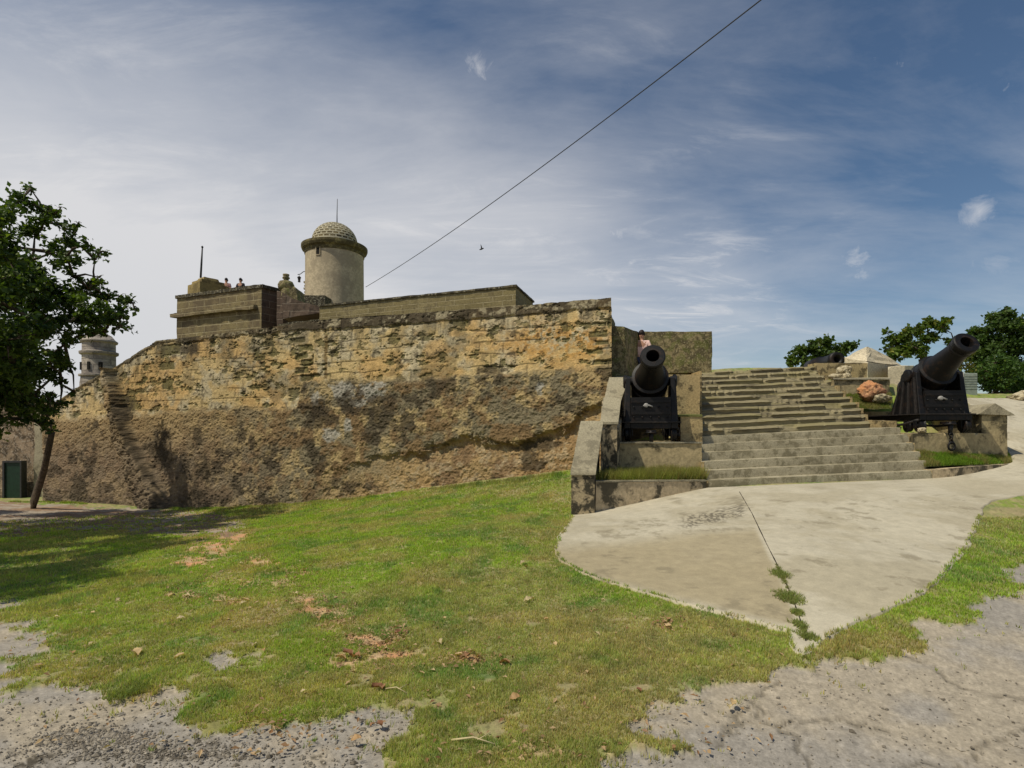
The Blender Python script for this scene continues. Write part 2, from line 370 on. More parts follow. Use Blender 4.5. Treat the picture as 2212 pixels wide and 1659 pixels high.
def leafmat(name, tr=0.35):
    m, g, b = mat_new(name)
    a = g.n('ShaderNodeVertexColor', layer_name='Col').outputs[0]
    g.set(b.inputs['Base Color'], a); b.inputs['Roughness'].default_value = 0.55; b.inputs['Specular IOR Level'].default_value = 0.3
    t = g.n('ShaderNodeBsdfTranslucent', i={'Color': g.mix(1.0, a, (1.3, 1.5, 0.5, 1), 'MULTIPLY')})
    mx = g.n('ShaderNodeMixShader', i={0: tr, 1: b.outputs[0], 2: t.outputs[0]})
    out = [n for n in g.t.nodes if n.type == 'OUTPUT_MATERIAL'][0]; g.set(out.inputs[0], mx.outputs[0]); return m
def plain(name, c, rough=0.6, metal=0.0, var=0.3, sc=8, bmp=0.15, spec=0.3):
    m, g, b = mat_new(name); pos = g.n('ShaderNodeTexCoord').outputs['Object']; n = g.noise(pos, sc, 6, 0.65)
    g.set(b.inputs['Base Color'], g.mix(g.ramp(n, 0.3, 0.7, 0, 1), c4([v * (1 - var) for v in c]), c4([min(1, v * (1 + var)) for v in c])))
    b.inputs['Roughness'].default_value = rough; b.inputs['Metallic'].default_value = metal; b.inputs['Specular IOR Level'].default_value = spec
    bump(g, b, n, bmp, 0.01); return m
M_WALL = vcol('weathered fort masonry', 26, 0.5, 0.9, 0.035, lump=9)
M_GROUND = vcol('ground', 60, 0.42, 0.6, 0.015, lump=22)
M_CONC = vcol('concrete', 70, 0.24, 0.4, 0.008, lump=9)
M_GRASS = leafmat('grass', 0.45)
M_LEAF = leafmat('leaf', 0.28)
M_BARK = stone('bark', (0.10, 0.075, 0.05), (0.16, 0.12, 0.085), (0.03, 0.022, 0.015), 0.6, 5, bmp=0.8)
M_COPE = stone('dark mossy coping', (0.13, 0.11, 0.065), (0.20, 0.17, 0.10), (0.030, 0.026, 0.018), 0.85, 3, 0.44, 0.8, spots=((0.34, 0.31, 0.22), 0.7))
M_PAR = stone('ashlar parapet', (0.25, 0.205, 0.095), (0.32, 0.265, 0.135), (0.075, 0.058, 0.03), 0.45, 3, 0.52, 0.7, brick=((0.93, -0.37), 0.62, 0.15, (0.40, 0.34, 0.20)))
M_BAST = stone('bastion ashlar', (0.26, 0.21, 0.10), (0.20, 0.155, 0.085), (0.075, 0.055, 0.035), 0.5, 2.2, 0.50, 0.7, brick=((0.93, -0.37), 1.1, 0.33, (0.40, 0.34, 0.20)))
M_FACET = stone('shaded flank ashlar', (0.17, 0.12, 0.085), (0.14, 0.10, 0.07), (0.05, 0.035, 0.03), 0.5, 2.2, 0.52, 0.7, brick=((0.3, 0.95), 1.1, 0.33, (0.24, 0.19, 0.14)))  # darker, purpler copy of the bastion ashlar, the flank's shade in its colour
M_TOWER = stone('tower plaster', (0.54, 0.45, 0.30), (0.45, 0.38, 0.26), (0.29, 0.24, 0.165), 0.6, 0.9, 0.50, 0.3)
M_TCORN = stone('mossy cornice', (0.25, 0.21, 0.09), (0.17, 0.14, 0.06), (0.05, 0.04, 0.02), 0.7, 3, 0.46, 0.6)
M_CUBE = stone('ochre block', (0.33, 0.25, 0.10), (0.26, 0.20, 0.08), (0.09, 0.065, 0.03), 0.6, 1.4, 0.52, 0.5)
M_RUBBLE = stone('mossy rubble wall', (0.34, 0.275, 0.14), (0.25, 0.21, 0.10), (0.06, 0.05, 0.025), 0.75, 4, 0.46, 0.9, moss=((0.14, 0.15, 0.04), 0.7), spots=((0.40, 0.34, 0.20), 0.6))
M_TAN = stone('tan plastered wall', (0.50, 0.37, 0.18), (0.42, 0.33, 0.17), (0.07, 0.055, 0.03), 0.8, 3, 0.52, 0.6)
M_CHEEK = stone('grey concrete coping', (0.39, 0.345, 0.235), (0.32, 0.28, 0.19), (0.12, 0.105, 0.07), 0.5, 3.5, 0.52, 0.5)
M_CHEEKF = stone('blackened plaster', (0.46, 0.37, 0.23), (0.38, 0.30, 0.18), (0.035, 0.032, 0.022), 0.95, 2.4, 0.475, 0.6)
M_CURB = stone('stained curb', (0.58, 0.46, 0.29), (0.48, 0.39, 0.25), (0.05, 0.045, 0.03), 0.9, 1.5, 0.50, 0.5)
M_PLINTH = stone('plinth plaster', (0.48, 0.38, 0.21), (0.34, 0.28, 0.155), (0.05, 0.043, 0.025), 0.85, 1.3, 0.51, 0.5)
M_STEP = stone('concrete step', (0.45, 0.40, 0.275), (0.38, 0.335, 0.225), (0.14, 0.12, 0.065), 0.6, 4, 0.51, 0.4)
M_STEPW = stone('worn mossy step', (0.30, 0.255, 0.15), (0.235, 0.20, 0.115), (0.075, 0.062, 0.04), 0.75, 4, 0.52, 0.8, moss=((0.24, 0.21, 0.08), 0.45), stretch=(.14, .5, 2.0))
M_WHITE = stone('pale plaster', (0.66, 0.57, 0.40), (0.56, 0.48, 0.33), (0.20, 0.16, 0.09), 0.7, 1.8, 0.56, 0.4)
M_TURRET = stone('turret masonry', (0.48, 0.42, 0.35), (0.36, 0.31, 0.26), (0.12, 0.10, 0.09), 0.5, 1.5, 0.5, 0.5, brick=((1, 0.2), 1.6, 0.42, (0.20, 0.17, 0.15)))
M_IRON = stone('black painted iron', (0.0085, 0.008, 0.0085), (0.006, 0.0058, 0.006), (0.034, 0.020, 0.013), 0.55, 5, 0.53, 0.12)
for n_ in M_IRON.node_tree.nodes:
    if n_.type == 'BSDF_PRINCIPLED': n_.inputs['Roughness'].default_value = 0.5
M_IRON2 = plain('worn iron edge', (0.024, 0.020, 0.018), 0.6, 0.0, 0.6, 14, 0.5)
M_DARKM = plain('dark metal', (0.035, 0.035, 0.035), 0.6)
M_GREEN = plain('dark green paint', (0.008, 0.030, 0.016), 0.5)
M_GREYB = plain('grey green panel', (0.24, 0.27, 0.23), 0.7, bmp=0.05)
M_PALE = plain('pale painted edge', (0.5, 0.48, 0.42), 0.8)
M_DARK = plain('deep opening', (0.012, 0.010, 0.008), 0.95)
M_ORANGE = stone('orange coral rock', (0.60, 0.28, 0.12), (0.52, 0.34, 0.20), (0.22, 0.08, 0.04), 0.7, 6, 0.5, 0.8)
M_PROCK = stone('pale coral rock', (0.58, 0.50, 0.34), (0.44, 0.37, 0.22), (0.14, 0.11, 0.06), 0.7, 6, 0.5, 0.8)
M_DRY = leafmat('dry leaf', 0.2)
M_SKIN = plain('skin', (0.42, 0.23, 0.15), 0.6); M_HAIR = plain('black hair', (0.012, 0.010, 0.010), 0.6)

# ================================================================== SETTING: ground
def build_ground():
    r = np.concatenate([np.geomspace(0.8, 44, 430), np.geomspace(46, 6000, 40)])
    th = np.concatenate([np.linspace(-62, 62, 860), np.linspace(66, 294, 58)]) * math.pi / 180
    RR, TT = np.meshgrid(r, th, indexing='ij'); x = RR * np.sin(TT); y = RR * np.cos(TT)
    z0 = H(x, y); x1, y1, zz = x.ravel(), y.ravel(), z0.ravel()
    road, path, soil = masks(x1, y1, zz)
    z = zz + np.where(RR.ravel() < 50, micro(x1, y1), 0) * np.where(road, 0.5, 1.0) - np.where(road, 0.01, 0) + np.where((~road) & (soil < 0.3), 0.008, 0)
    gc = grass_col(x1, y1, zz) * 0.95
    px, py = proj(x1, y1, zz)
    # asphalt: pale aggregate, broken surface, sandy zones, loose dark crumbs
    n1 = fbm(x1 * 1.2, y1 * 1.2, 0, 5, 0.6, 61); n2 = fbm(x1 * 14, y1 * 14, 0, 4, 0.75, 62); n3 = fbm(x1 * 45, y1 * 45, 0, 2, 0.8, 63)
    a = cmix(np.array([0.30, 0.272, 0.232]), np.array([0.36, 0.31, 0.235]), sst(0.45, 0.65, n1))
    a = a * (0.76 + 0.48 * n2)[:, None] * (0.78 + 0.44 * n3)[:, None]
    for (cx, cy, rx, ry) in ((200, 1590, 100, 26), (330, 1625, 240, 16), (700, 1640, 60, 14), (430, 1600, 60, 10), (60, 1640, 130, 20)):
        d = np.sqrt(((px - cx) / rx) ** 2 + ((py - cy) / ry) ** 2)
        k = np.clip(1.2 - d, 0, 1) * sst(0.50, 0.60, fbm(x1 * 20, y1 * 20, 0, 3, 0.7, 64)); a = cmix(a, np.array([0.055, 0.045, 0.03]), np.clip(k * 1.3, 0, 0.9) * (y1 > 1))
    # cracks in the road
    for crk in ([(1520, 1600), (1570, 1570), (1590, 1555), (1650, 1500), (1700, 1470)], [(1960, 1659), (2080, 1635), (2160, 1605), (2260, 1570)], [(1700, 1560), (1780, 1552), (1900, 1560)], [(2000, 1420), (2090, 1480), (2212, 1500)], [(1650, 1520), (1720, 1600), (1740, 1659)]):
        w = ground_hit(np.array([c[0] for c in crk]), np.array([c[1] for c in crk]))
        dm = np.full(x1.shape, 9.0); wx = x1 + (n1 - .5) * .35 + (fbm(x1 * 9, y1 * 9, 0, 3, .6, 66) - .5) * .12; wy = y1 + (fbm(x1 * 5, y1 * 5, 0, 3, .6, 67) - .5) * .2
        for p, q in zip(w[:-1], w[1:]):
            e = q - p; t = np.clip(((wx - p[0]) * e[0] + (wy - p[1]) * e[1]) / (e[0] ** 2 + e[1] ** 2), 0, 1)
            dm = np.minimum(dm, np.hypot(wx - p[0] - t * e[0], wy - p[1] - t * e[1]))
        k = sst(0.035, 0.008, dm) * road; k = k * (n2 > .40); a = cmix(a, np.array([0.07, 0.06, 0.04]), k * 0.55); z = z - k * 0.008
    sc = cmix(np.array([0.54, 0.27, 0.145]), np.array([0.48, 0.33, 0.19]), sst(0.4, 0.6, fbm(x1 * 5, y1 * 5, 0, 3, .6, 68))) * (0.65 + 0.7 * n2)[:, None]
    pc = cmix(np.array([0.25, 0.165, 0.105]), np.array([0.32, 0.27, 0.21]), sst(0.46, 0.60, fbm(x1 * 0.9, y1 * 2.2, 0, 4, .6, 69))) * (0.7 + 0.6 * n2)[:, None]
    c = cmix(gc, np.array([.30, .235, .13]), sst(.48, .62, n2) * .7) * (0.5 + 0.5 * n2 + .5 * n3)[:, None]
    c = cmix(c, sc, soil)
    c = np.where(path[:, None], pc, c); c = np.where(road[:, None], a, c)
    me = new_mesh('ground', np.stack([x1, y1, z], -1), grid_faces(len(r), len(th), True)[:, ::-1], c)
    o = link('ground', me, M_GROUND); props(o, kind='structure', label='sloping lawn with bare soil and broken grey road surface'); return o
build_ground()

def scatter_blades(P3, hgt, wid, col, lean=0.5, per=3):
    """P3 (n,3) roots -> triangles"""
    n = len(P3) * per; root = np.repeat(P3, per, 0) + rng.normal(0, 1, (n, 3)) * np.array([1, 1, 0]) * np.repeat(wid, per)[:, None] * 2.2
    h = np.repeat(hgt, per) * rng.uniform(0.5, 1.25, n); w = np.repeat(wid, per) * rng.uniform(0.7, 1.3, n)
    a = rng.uniform(0, 2 * math.pi, n); l = rng.uniform(0, lean, n) * h; b = rng.uniform(0, 2 * math.pi, n)
    side = np.stack([np.cos(a), np.sin(a), np.zeros(n)], -1) * w[:, None]
    tip = root + np.stack([np.cos(b) * l, np.sin(b) * l, h], -1); root = root - np.array([0, 0, 0.006])
    V = np.stack([root - side, root + side, tip], 1).reshape(-1, 3); Fq = np.arange(n * 3).reshape(-1, 3)
    cc = np.repeat(col, per, 0) * rng.uniform(0.7, 1.35, (n, 1)) * (1 + rng.normal(0, 0.08, (n, 3)))
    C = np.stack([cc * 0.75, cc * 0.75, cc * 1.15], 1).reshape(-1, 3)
    return V, Fq, np.clip(C, 0.003, 1)
APRON_L = [(1024, 2090), (1037, 2014), (1057, 1527), (1115, 1238), (1140, 1225), (1165, 1206), (1190, 1199), (1215, 1208), (1240, 1250), (1265, 1320), (1300, 1440), (1330, 1560), (1350, 1640), (1368, 1700), (1385, 1704), (1400, 1706), (1418, 1716), (1424, 1735)]
APRON_R = [(1024, 2900), (1037, 2900), (1060, 2500), (1072, 2212), (1085, 2140), (1100, 2125), (1150, 2108), (1190, 2085), (1225, 2055), (1260, 2030), (1290, 1995), (1330, 1900), (1365, 1820), (1390, 1778), (1400, 1765), (1418, 1748), (1424, 1738)]
def apron_lr(py): return np.interp(py, [a for a, b in APRON_L], [b for a, b in APRON_L]), np.interp(py, [a for a, b in APRON_R], [b for a, b in APRON_R])
def build_lawn():
    n = 620000
    r = np.exp(rng.uniform(math.log(2.3), math.log(22), n)); th = rng.uniform(-52, 48, n) * math.pi / 180
    x = r * np.sin(th); y = r * np.cos(th); z = H(x, y)
    road, path, soil = masks(x, y, z); px, py = proj(x, y, z); l, rr = apron_lr(py)
    edge = fbm(x * 11, y * 11, 0, 3, .6, 73)
    road2, path2, soil2 = masks(x + (edge - .5) * .5, y + (fbm(x * 11 + 7, y * 11, 0, 3, .6, 74) - .5) * .7, z)
    keep = ~road & ~(path & (edge < .62)) & (rng.random(n) > soil * 1.25) & ~(road2 & (edge < .52)) & (rng.random(n) > .12)
    keep &= ~((py < 1424) & (px > l + 16 * (edge - .35)) & (px < rr - 22 * (edge - .35)) & (py > 1040)) & ~((px > 1236) & (py < 1118))
    keep &= (fbm(x * 6, y * 6, 0, 4, .65, 71) > 0.27 + .08 * sst(1400, 1600, py))
    near_edge = road & ~masks(x + (edge - .5) * 1.2, y + (fbm(x * 13 + 7, y * 13, 0, 3, .6, 76) - .5) * 1.6, z)[0] & (rng.random(n) < .10) & (fbm(x * 15, y * 15, 0, 2, .6, 77) > .5)
    keep |= near_edge & (r < 9)
    keep &= ~(near_edge & (py < 1424) & (px > l) & (px < rr))
    z = z + np.where((py < 1424) & (px > l - 1) & (px < rr + 1) & (py > 1040), .034, 0)
    wl = (x - WA.x) * (WB.y - WA.y) - (y - WA.y) * (WB.x - WA.x)
    keep &= (wl > 0.6)
    x, y, z, r = x[keep], y[keep], z[keep], r[keep]
    c = grass_col(x, y, z) * np.array([1.12, 1.12, 1.0]) * (0.85 + 1.0 * fbm(x * 8, y * 8, 0, 3, .65, 75))[:, None]; k = (rng.random(len(x)) < 0.16)[:, None]; c = np.where(k, np.array([0.46, 0.38, 0.20]), c)
    h = 0.015 * (1 + r / 8) * (0.45 + 1.2 * fbm(x * 1.7, y * 1.7, 0, 3, .5, 72)); w = 0.0015 * (1 + r / 3.2)
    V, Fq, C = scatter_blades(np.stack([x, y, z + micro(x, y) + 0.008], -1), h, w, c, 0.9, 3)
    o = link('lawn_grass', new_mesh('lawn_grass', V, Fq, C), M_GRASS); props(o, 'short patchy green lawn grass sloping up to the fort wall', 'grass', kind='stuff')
build_lawn()

# concrete apron in front of the stairs, with the ramp that climbs to the right
def build_apron():
    rows = np.concatenate([np.linspace(862, 1020, 90), np.linspace(1022, 1424, 230)])
    nc = 260; V = []; Cc = []
    Ll = [(862, 2080), (900, 2120), (960, 2165), (990, 2185), (1003, 2186), (1010, 2150), (1022, 2100)] + APRON_L[1:]
    Rr = [(862, 2900), (1000, 2900)] + APRON_R[1:]
    l = np.interp(rows, [a for a, b in Ll], [b for a, b in Ll]); r = np.interp(rows, [a for a, b in Rr], [b for a, b in Rr])
    l = l + (fbm(rows / 14, rows * 0, 0, 3, .6, 81) - .5) * 9 * (rows > 1120); r = r + (fbm(rows / 10, rows * 0 + 5, 0, 3, .6, 82) - .5) * 26 * (rows > 1080)
    u = np.linspace(0, 1, nc)[None]; PX = l[:, None] * (1 - u) + r[:, None] * u; PY = np.repeat(rows[:, None], nc, 1)
    g3 = ground_hit(PX.ravel(), PY.ravel()); x, y, z = g3.T
    z = z + 0.035 + micro(x, y) * 0.15
    px, py = PX.ravel(), PY.ravel()
    n1 = fbm(x * .9, y * .9, 0, 5, .6, 83); n2 = fbm(x * 8, y * 8, 0, 4, .7, 84)
    c = cmix(np.array([0.47, 0.425, 0.32]), np.array([0.395, 0.35, 0.25]), sst(.40, .62, n1)) * (0.86 + .28 * n2)[:, None]
    jx = np.interp(py, [1070, 1160, 1280, 1400], [1600, 1645, 1700, 1742])
    br = sst(0, 30, py - np.interp(px, [1200, 1340, 1650], [1175, 1165, 1130]) - 25 * (n1 - .5)) * sst(0, 25, np.interp(px, [1250, 1700], [1235, 1352]) - py + 20) * sst(0, 14, jx - px)
    c = cmix(c, np.array([0.33, 0.275, 0.17]) * (0.85 + .3 * n2)[:, None], br * 0.85)
    d = np.abs(py - (1140 - (px - 1450) * 0.22)) ; gr = sst(20, 8, d) * sst(1445, 1500, px) * sst(1618, 1600, px)
    c = cmix(c, np.array([0.10, 0.085, 0.06]), gr * sst(.50, .56, fbm(x * 26, y * 26, 0, 2, .6, 85)) * .8)
    c = cmix(c, np.array([0.20, 0.17, 0.11]), sst(.60, .72, fbm(x * 3, y * 3, 0, 5, .7, 86)) * .55)
    # skirt all round for thickness
    top = np.stack([x, y, z], -1).reshape(len(rows), nc, 3)
    Fq = grid_faces(len(rows), nc); V = top.reshape(-1, 3); rim = np.concatenate([np.arange(len(rows)) * nc, (len(rows) - 1) * nc + np.arange(1, nc), (np.arange(len(rows))[::-1] * nc + nc - 1)[1:], np.arange(nc)[::-1][1:]])
    low = V[rim] - np.array([0, 0, .10]); b0 = len(V); k = np.arange(len(rim) - 1)
    sk = np.stack([rim[k], rim[k + 1], b0 + k + 1, b0 + k], -1)
    me = new_mesh('concrete_path', np.concatenate([V, low]), np.concatenate([Fq, sk]), np.concatenate([c, c[rim]]))
    bm = bmesh.new(); bm.from_mesh(me); bmesh.ops.recalc_face_normals(bm, faces=bm.faces); bm.to_mesh(me); bm.free()
    o = link('concrete_path', me, M_CONC); props(o, kind='structure', label='pale concrete apron spreading from the foot of the steps')
    # expansion joint
    pts = [(1597, 1066), (1625, 1115), (1655, 1180), (1690, 1250), (1712, 1300), (1730, 1352), (1742, 1400)]
    pp = []
    for i in range(len(pts) - 1):
        for t in np.linspace(0, 1, 10, endpoint=False): pp.append((lerp(pts[i][0], pts[i + 1][0], t), lerp(pts[i][1], pts[i + 1][1], t)))
    w = ground_hit(np.array([p[0] for p in pp]), np.array([p[1] for p in pp])); w[:, 2] += 0.035 + micro(w[:, 0], w[:, 1]) * .15 + 0.004
    wd = 0.003 + 0.005 * rng.random(len(w)); A = w.copy(); B = w.copy(); A[:, 0] -= wd; B[:, 0] += wd
    me = new_mesh('expansion_joint', np.stack([A, B], 1).reshape(-1, 3), grid_faces(len(w), 2)); part('expansion_joint', me, M_DARK, o)
build_apron()

# ================================================================== FORT
fort = thing('fortress', (-6, 18, 0), 'old stone fortress with long weathered tan curtain wall above the lawn', 'fortress')
TOPL = [(60, 905), (105, 880), (180, 830), (243, 797), (250, 793), (340, 736), (380, 732), (470, 722), (611, 704), (640, 698), (706, 690), (1026, 668), (1309, 645), (1322, 644)]
def build_wall():
    nc, nr = 1150, 400
    px = np.linspace(92, 1321, nc); Db = np.array([wallD(p) for p in px]); yb = np.interp(px, [a for a, b in wall_foot], [b for a, b in wall_foot]) + 12
    yt = np.interp(px, [a for a, b in TOPL], [b for a, b in TOPL]) + (fbm(px / 18, px * 0, 0, 4, .6, 91) - .5) * 2.2
    v = np.linspace(0, 1, nr)[:, None]
    batter = 0.55; D = Db[None] + batter * v
    PX = np.repeat(px[None], nr, 0)
    zb = EYE + (YH - yb) / F * Db; zt = EYE + (YH - yt) / F * (Db + batter)
    Z = zb[None] * (1 - v) + zt[None] * v; X = (PX - CX) / F * D; Y = D + 0 * PX
    PY = YH - (Z - EYE) * F / D
    x, y, z, qx, qy = X.ravel(), Y.ravel(), Z.ravel(), PX.ravel(), PY.ravel()
    s = (x - WA.x) * 0.927 - (y - WA.y) * 0.375               # metres along the wall
    n_big = fbm(s * .45, z * .6, 0, 4, .55, 101); n_mid = fbm(s * 1.7, z * 2.0, 0, 5, .62, 102); n_f = fbm(s * 6, z * 7, 0, 4, .65, 103); n_ff = fbm(s * 17, z * 19, 0, 3, .6, 104)
    lump = np.abs(fbm(s * 4.2, z * 5.2, 0, 4, .6, 105) - .5) * 2
    yline = np.interp(qx, [0, 350, 640, 655, 900, 1100, 1321], [905, 890, 880, 826, 822, 806, 794]) + (n_mid - .5) * 24 + (n_big - .5) * 26 * (qx < 655)
    upper = sst(8, -8, qy - yline)                            # 1 in the plastered band
    yov = np.interp(qx, [700, 850, 1000, 1090, 1170, 1235, 1300, 1330], [1010, 985, 948, 958, 940, 915, 868, 850]) + (n_mid - .5) * 40 + (n_f - .5) * 16
    under = sst(-6, 10, qy - yov) * sst(640, 1000, qx); ufade = sst(1318, 1285, qx)         # eroded zone under the overhang
    pits = sst(.60, .66, fbm(s * 1.9, z * 3.2, 0, 5, .68, 106)) * upper
    pits2 = sst(.63, .68, fbm(s * 4.5, z * 6, 0, 4, .65, 107)) * upper
    # missing quoin blocks near the old window and at the corner
    blk = np.zeros_like(s)
    for (bx, by, w, h) in ((642, 735, 30, 10), (659, 751, 28, 11), (651, 768, 24, 12), (662, 783, 24, 12), (651, 800, 24, 12), (662, 816, 26, 12), (1292, 722, 36, 12), (1300, 740, 26, 8), (1284, 760, 32, 9), (1306, 700, 24, 8), (1300, 782, 40, 10), (1308, 800, 30, 9), (362, 830, 20, 22), (360, 790, 30, 16), (368, 755, 40, 22)):
        k = sst(w / 2 + 3, w / 2 - 1, np.abs(qx - bx + (n_f - .5) * 8)) * sst(h / 2 + 2, h / 2 - 1, np.abs(qy - by + (qx - bx) * .08 + (n_f - .5) * 5)); blk = np.maximum(blk, k)
    d_up = (n_mid - .5) * .03 + (n_f - .5) * .018 - pits * .03 - pits2 * .015
    d_lo = (n_big - .5) * .08 + (n_mid - .5) * .055 + (n_f - .5) * .06 + (n_ff - .5) * .045 + .02 - lump * .03
    dd = d_up * upper + d_lo * (1 - upper) - under * ufade * .10 - under * ufade * sst(60, 0, qy - yov) * .08 - blk * .035
    # coping band
    ytq = np.interp(qx, [a for a, b in TOPL], [b for a, b in TOPL])
    cop = sst(2, -2, (qy - ytq) - np.interp(qx, [0, 240, 340, 611, 706, 1320], [4, 4, 6, 12, 21, 20]) - (n_f - .5) * 12 - (n_mid - .5) * 10)
    dd += cop * .04 - cop * (n_f - .5) * .02
    # slanting buttress rib on the left and the projecting foot near the corner
    rx = np.interp(qy, [800, 880, 960, 1000, 1050, 1100], [243, 258, 282, 302, 322, 345]); rw = np.interp(qy, [800, 880, 960, 1100], [7, 12, 20, 36])
    rib = sst(rw + 4, rw * .45, np.abs(qx - rx + (n_mid - .5) * 10)) * (qy > 797)
    dd += rib * (.42 + .1 * (n_f - .5)) 
    n = np.array([-.375, -.927, 0.03])
    V = np.stack([x, y, z], -1) + dd[:, None] * n
    # ---- colour
    tan_ = np.array([0.50, 0.375, 0.18]); orange = np.array([0.50, 0.32, 0.125]); pale = np.array([0.46, 0.39, 0.25]); grey = np.array([0.215, 0.18, 0.11]); brown = np.array([0.22, 0.145, 0.07]); dark = np.array([0.055, 0.042, 0.025]); purple = np.array([0.22, 0.16, 0.105]); mossc = np.array([0.11, 0.10, 0.035])
    cu = cmix(tan_, pale, sst(.42, .66, n_mid)); cu = cmix(cu, orange, sst(.52, .66, fbm(s * .7 + 3, z * 1.1, 0, 4, .6, 108)) * .75)
    ob = np.exp(-(((qx - 1210) / 110) ** 2 + ((qy - 740) / 40) ** 2)); cu = cmix(cu, np.array([0.48, 0.27, 0.08]), np.clip(ob * 1.5, 0, 1) * sst(.3, .6, n_f))
    cu = cmix(cu, mossc, np.clip(pits * .8 + pits2 * .6 + blk * .85, 0, .92))
    cu = cmix(cu, dark, sst(.56, .68, n_f) * sst(.5, .62, n_mid) * .7)
    gl = cmix(grey, brown, sst(.42, .60, n_mid)); gl = cmix(gl, tan_, sst(.52, .66, fbm(s * 2.4, z * 2.4, 0, 4, .6, 109)) * .7)
    lo = cmix(np.array([0.39, 0.27, 0.13]), np.array([0.24, 0.155, 0.08]), sst(.40, .62, n_mid)); lo = cmix(lo, np.array([0.42, 0.27, 0.12]), sst(.5, .66, n_big) * .6)
    lo = cmix(lo, np.array([0.44, 0.35, 0.22]), sst(.52, .64, n_f) * .6)
    leftish = sst(700, 350, qx); gl = cmix(gl, cmix(np.array([0.35, 0.25, 0.125]), purple, sst(900, 1000, qy)), leftish * .75)
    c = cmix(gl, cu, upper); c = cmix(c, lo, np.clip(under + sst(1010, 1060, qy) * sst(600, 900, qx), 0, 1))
    for (wx_, wy_, rx_, ry_) in ((683, 862, 9, 18), (740, 845, 26, 24), (800, 845, 30, 15), (770, 870, 25, 10), (1165, 838, 9, 16), (820, 832, 16, 8), (715, 940, 20, 14), (750, 920, 10, 14)):
        k = sst(1.15, .7, np.sqrt(((qx - wx_) / rx_) ** 2 + ((qy - wy_) / ry_) ** 2) + (n_f - .5) * 1.6); c = cmix(c, np.array([0.42, 0.40, 0.34]), k * .8)
    st = sst(.55, .64, fbm(s * 1.0 + 20, z * 1.3, 0, 6, .7, 110)) * (1 - upper * .5); c = cmix(c, dark, st * .8)
    run = sst(.52, .64, fbm(s * 3.0, z * .45, 0, 4, .6, 112)) * sst(75, 5, qy - ytq - 10); c = cmix(c, np.array([.07, .06, .035]), run * .6)
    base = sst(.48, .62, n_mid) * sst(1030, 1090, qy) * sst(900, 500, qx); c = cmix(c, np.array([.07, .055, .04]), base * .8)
    for (wx_, wy_, rx_, ry_) in ((440, 1015, 22, 34), (745, 870, 18, 22), (690, 890, 20, 20), (272, 890, 12, 40), (400, 755, 30, 14), (1060, 800, 40, 10), (430, 1065, 30, 20), (860, 690, 30, 10), (1170, 960, 60, 16), (170, 1050, 22, 40), (780, 890, 30, 14)):
        k = sst(1.2, .4, np.sqrt(((qx - wx_) / rx_) ** 2 + ((qy - wy_) / ry_) ** 2) + (n_f - .5) * 1.8 + (n_mid - .5)); c = cmix(c, dark, k * .85)
    c = cmix(c, cmix(np.array([0.26, 0.20, 0.13]), dark, sst(.47, .6, n_f)), rib * .55)
    c = cmix(c, cmix(np.array([.30, .26, .17]), dark, sst(.42, .52, n_f * .5 + n_mid * .5)), cop * np.interp(qx, [0, 300, 700, 1320], [.5, .7, .95, .9]))
    crack = sst(5, 1.5, np.abs(qx - 703 - (n_mid - .5) * 14)) * (qy > 722) * (qy < 818); c = cmix(c, np.array([.14, .09, .03]), crack * .8)
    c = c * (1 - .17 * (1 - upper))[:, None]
    # faint ashlar courses
    zz_ = z / .34 + (n_mid - .5) * .35; row = np.floor(zz_); fz = zz_ - row; ss_ = s / .72 + row * .5 + (n_f - .5) * .15; fs = ss_ - np.floor(ss_)
    jt = np.maximum(sst(.10, .03, np.minimum(fz, 1 - fz)), sst(.05, .015, np.minimum(fs, 1 - fs))) * sst(.40, .56, fbm(s * .8 + 7, z * .8, 0, 3, .6, 111)) * (upper * .9 + .25 * (1 - upper))
    V = V - (jt * .014)[:, None] * n; blkt = _hash(row, np.floor(ss_), row * 0, 5); c = c * (1 + (blkt - .5) * .22 * sst(.35, .6, n_big) * upper)[:, None]
    c = cmix(c, c * .45, jt * .8)
    ribe = sst(6, 1, np.abs(qx - rx - rw * .75 + (n_mid - .5) * 12)) * (qy > 830) + sst(5, 1, np.abs(qx - rx + rw * .8 + (n_mid - .5) * 12)) * (qy > 870) * .7; c = cmix(c, dark, np.clip(ribe, 0, 1) * sst(.38, .55, n_f) * .8)  # dark rib edges; the right one puts the rib's shadow into the colour
    c = c * (.80 + .4 * n_ff)[:, None]
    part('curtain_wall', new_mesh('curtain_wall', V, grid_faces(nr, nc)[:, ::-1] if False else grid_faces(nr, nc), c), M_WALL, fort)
    # body behind: flank, top and back
    e = [P(1321, 1016, wallD(1321)), P(1321, 644, wallD(1321) + .55)]
    zt = e[1].z - 0.03
    b0 = P(250, 1100, wallD(250) + .7); b1 = Vector((e[0].x - .02, e[0].y + .25, 0.2)); b2 = Vector((3.25, 17.4, 0.2)); b3 = Vector((-14, 33, -1.5))
    tl = P(350, 740, wallD(350) + .75); t0 = Vector((tl.x, tl.y, zt)); t1 = Vector((e[1].x, e[1].y + .02, zt)); t2 = Vector((3.22, 17.3, zt)); t3 = Vector((-9, 33, zt))
    b0 = Vector((t0.x, t0.y, -1.5))
    block('flank_wall', [b0 + Vector((0, .3, 0)), Vector((e[0].x - .02, e[0].y + .95, .2)), b2, b3], [t0 + Vector((0, .3, 0)), Vector((e[0].x - .02, e[0].y + .95, zt)), t2, t3], M_RUBBLE, fort, 0.12, 0.03, 2.5, 5)
    xe = e[0].x
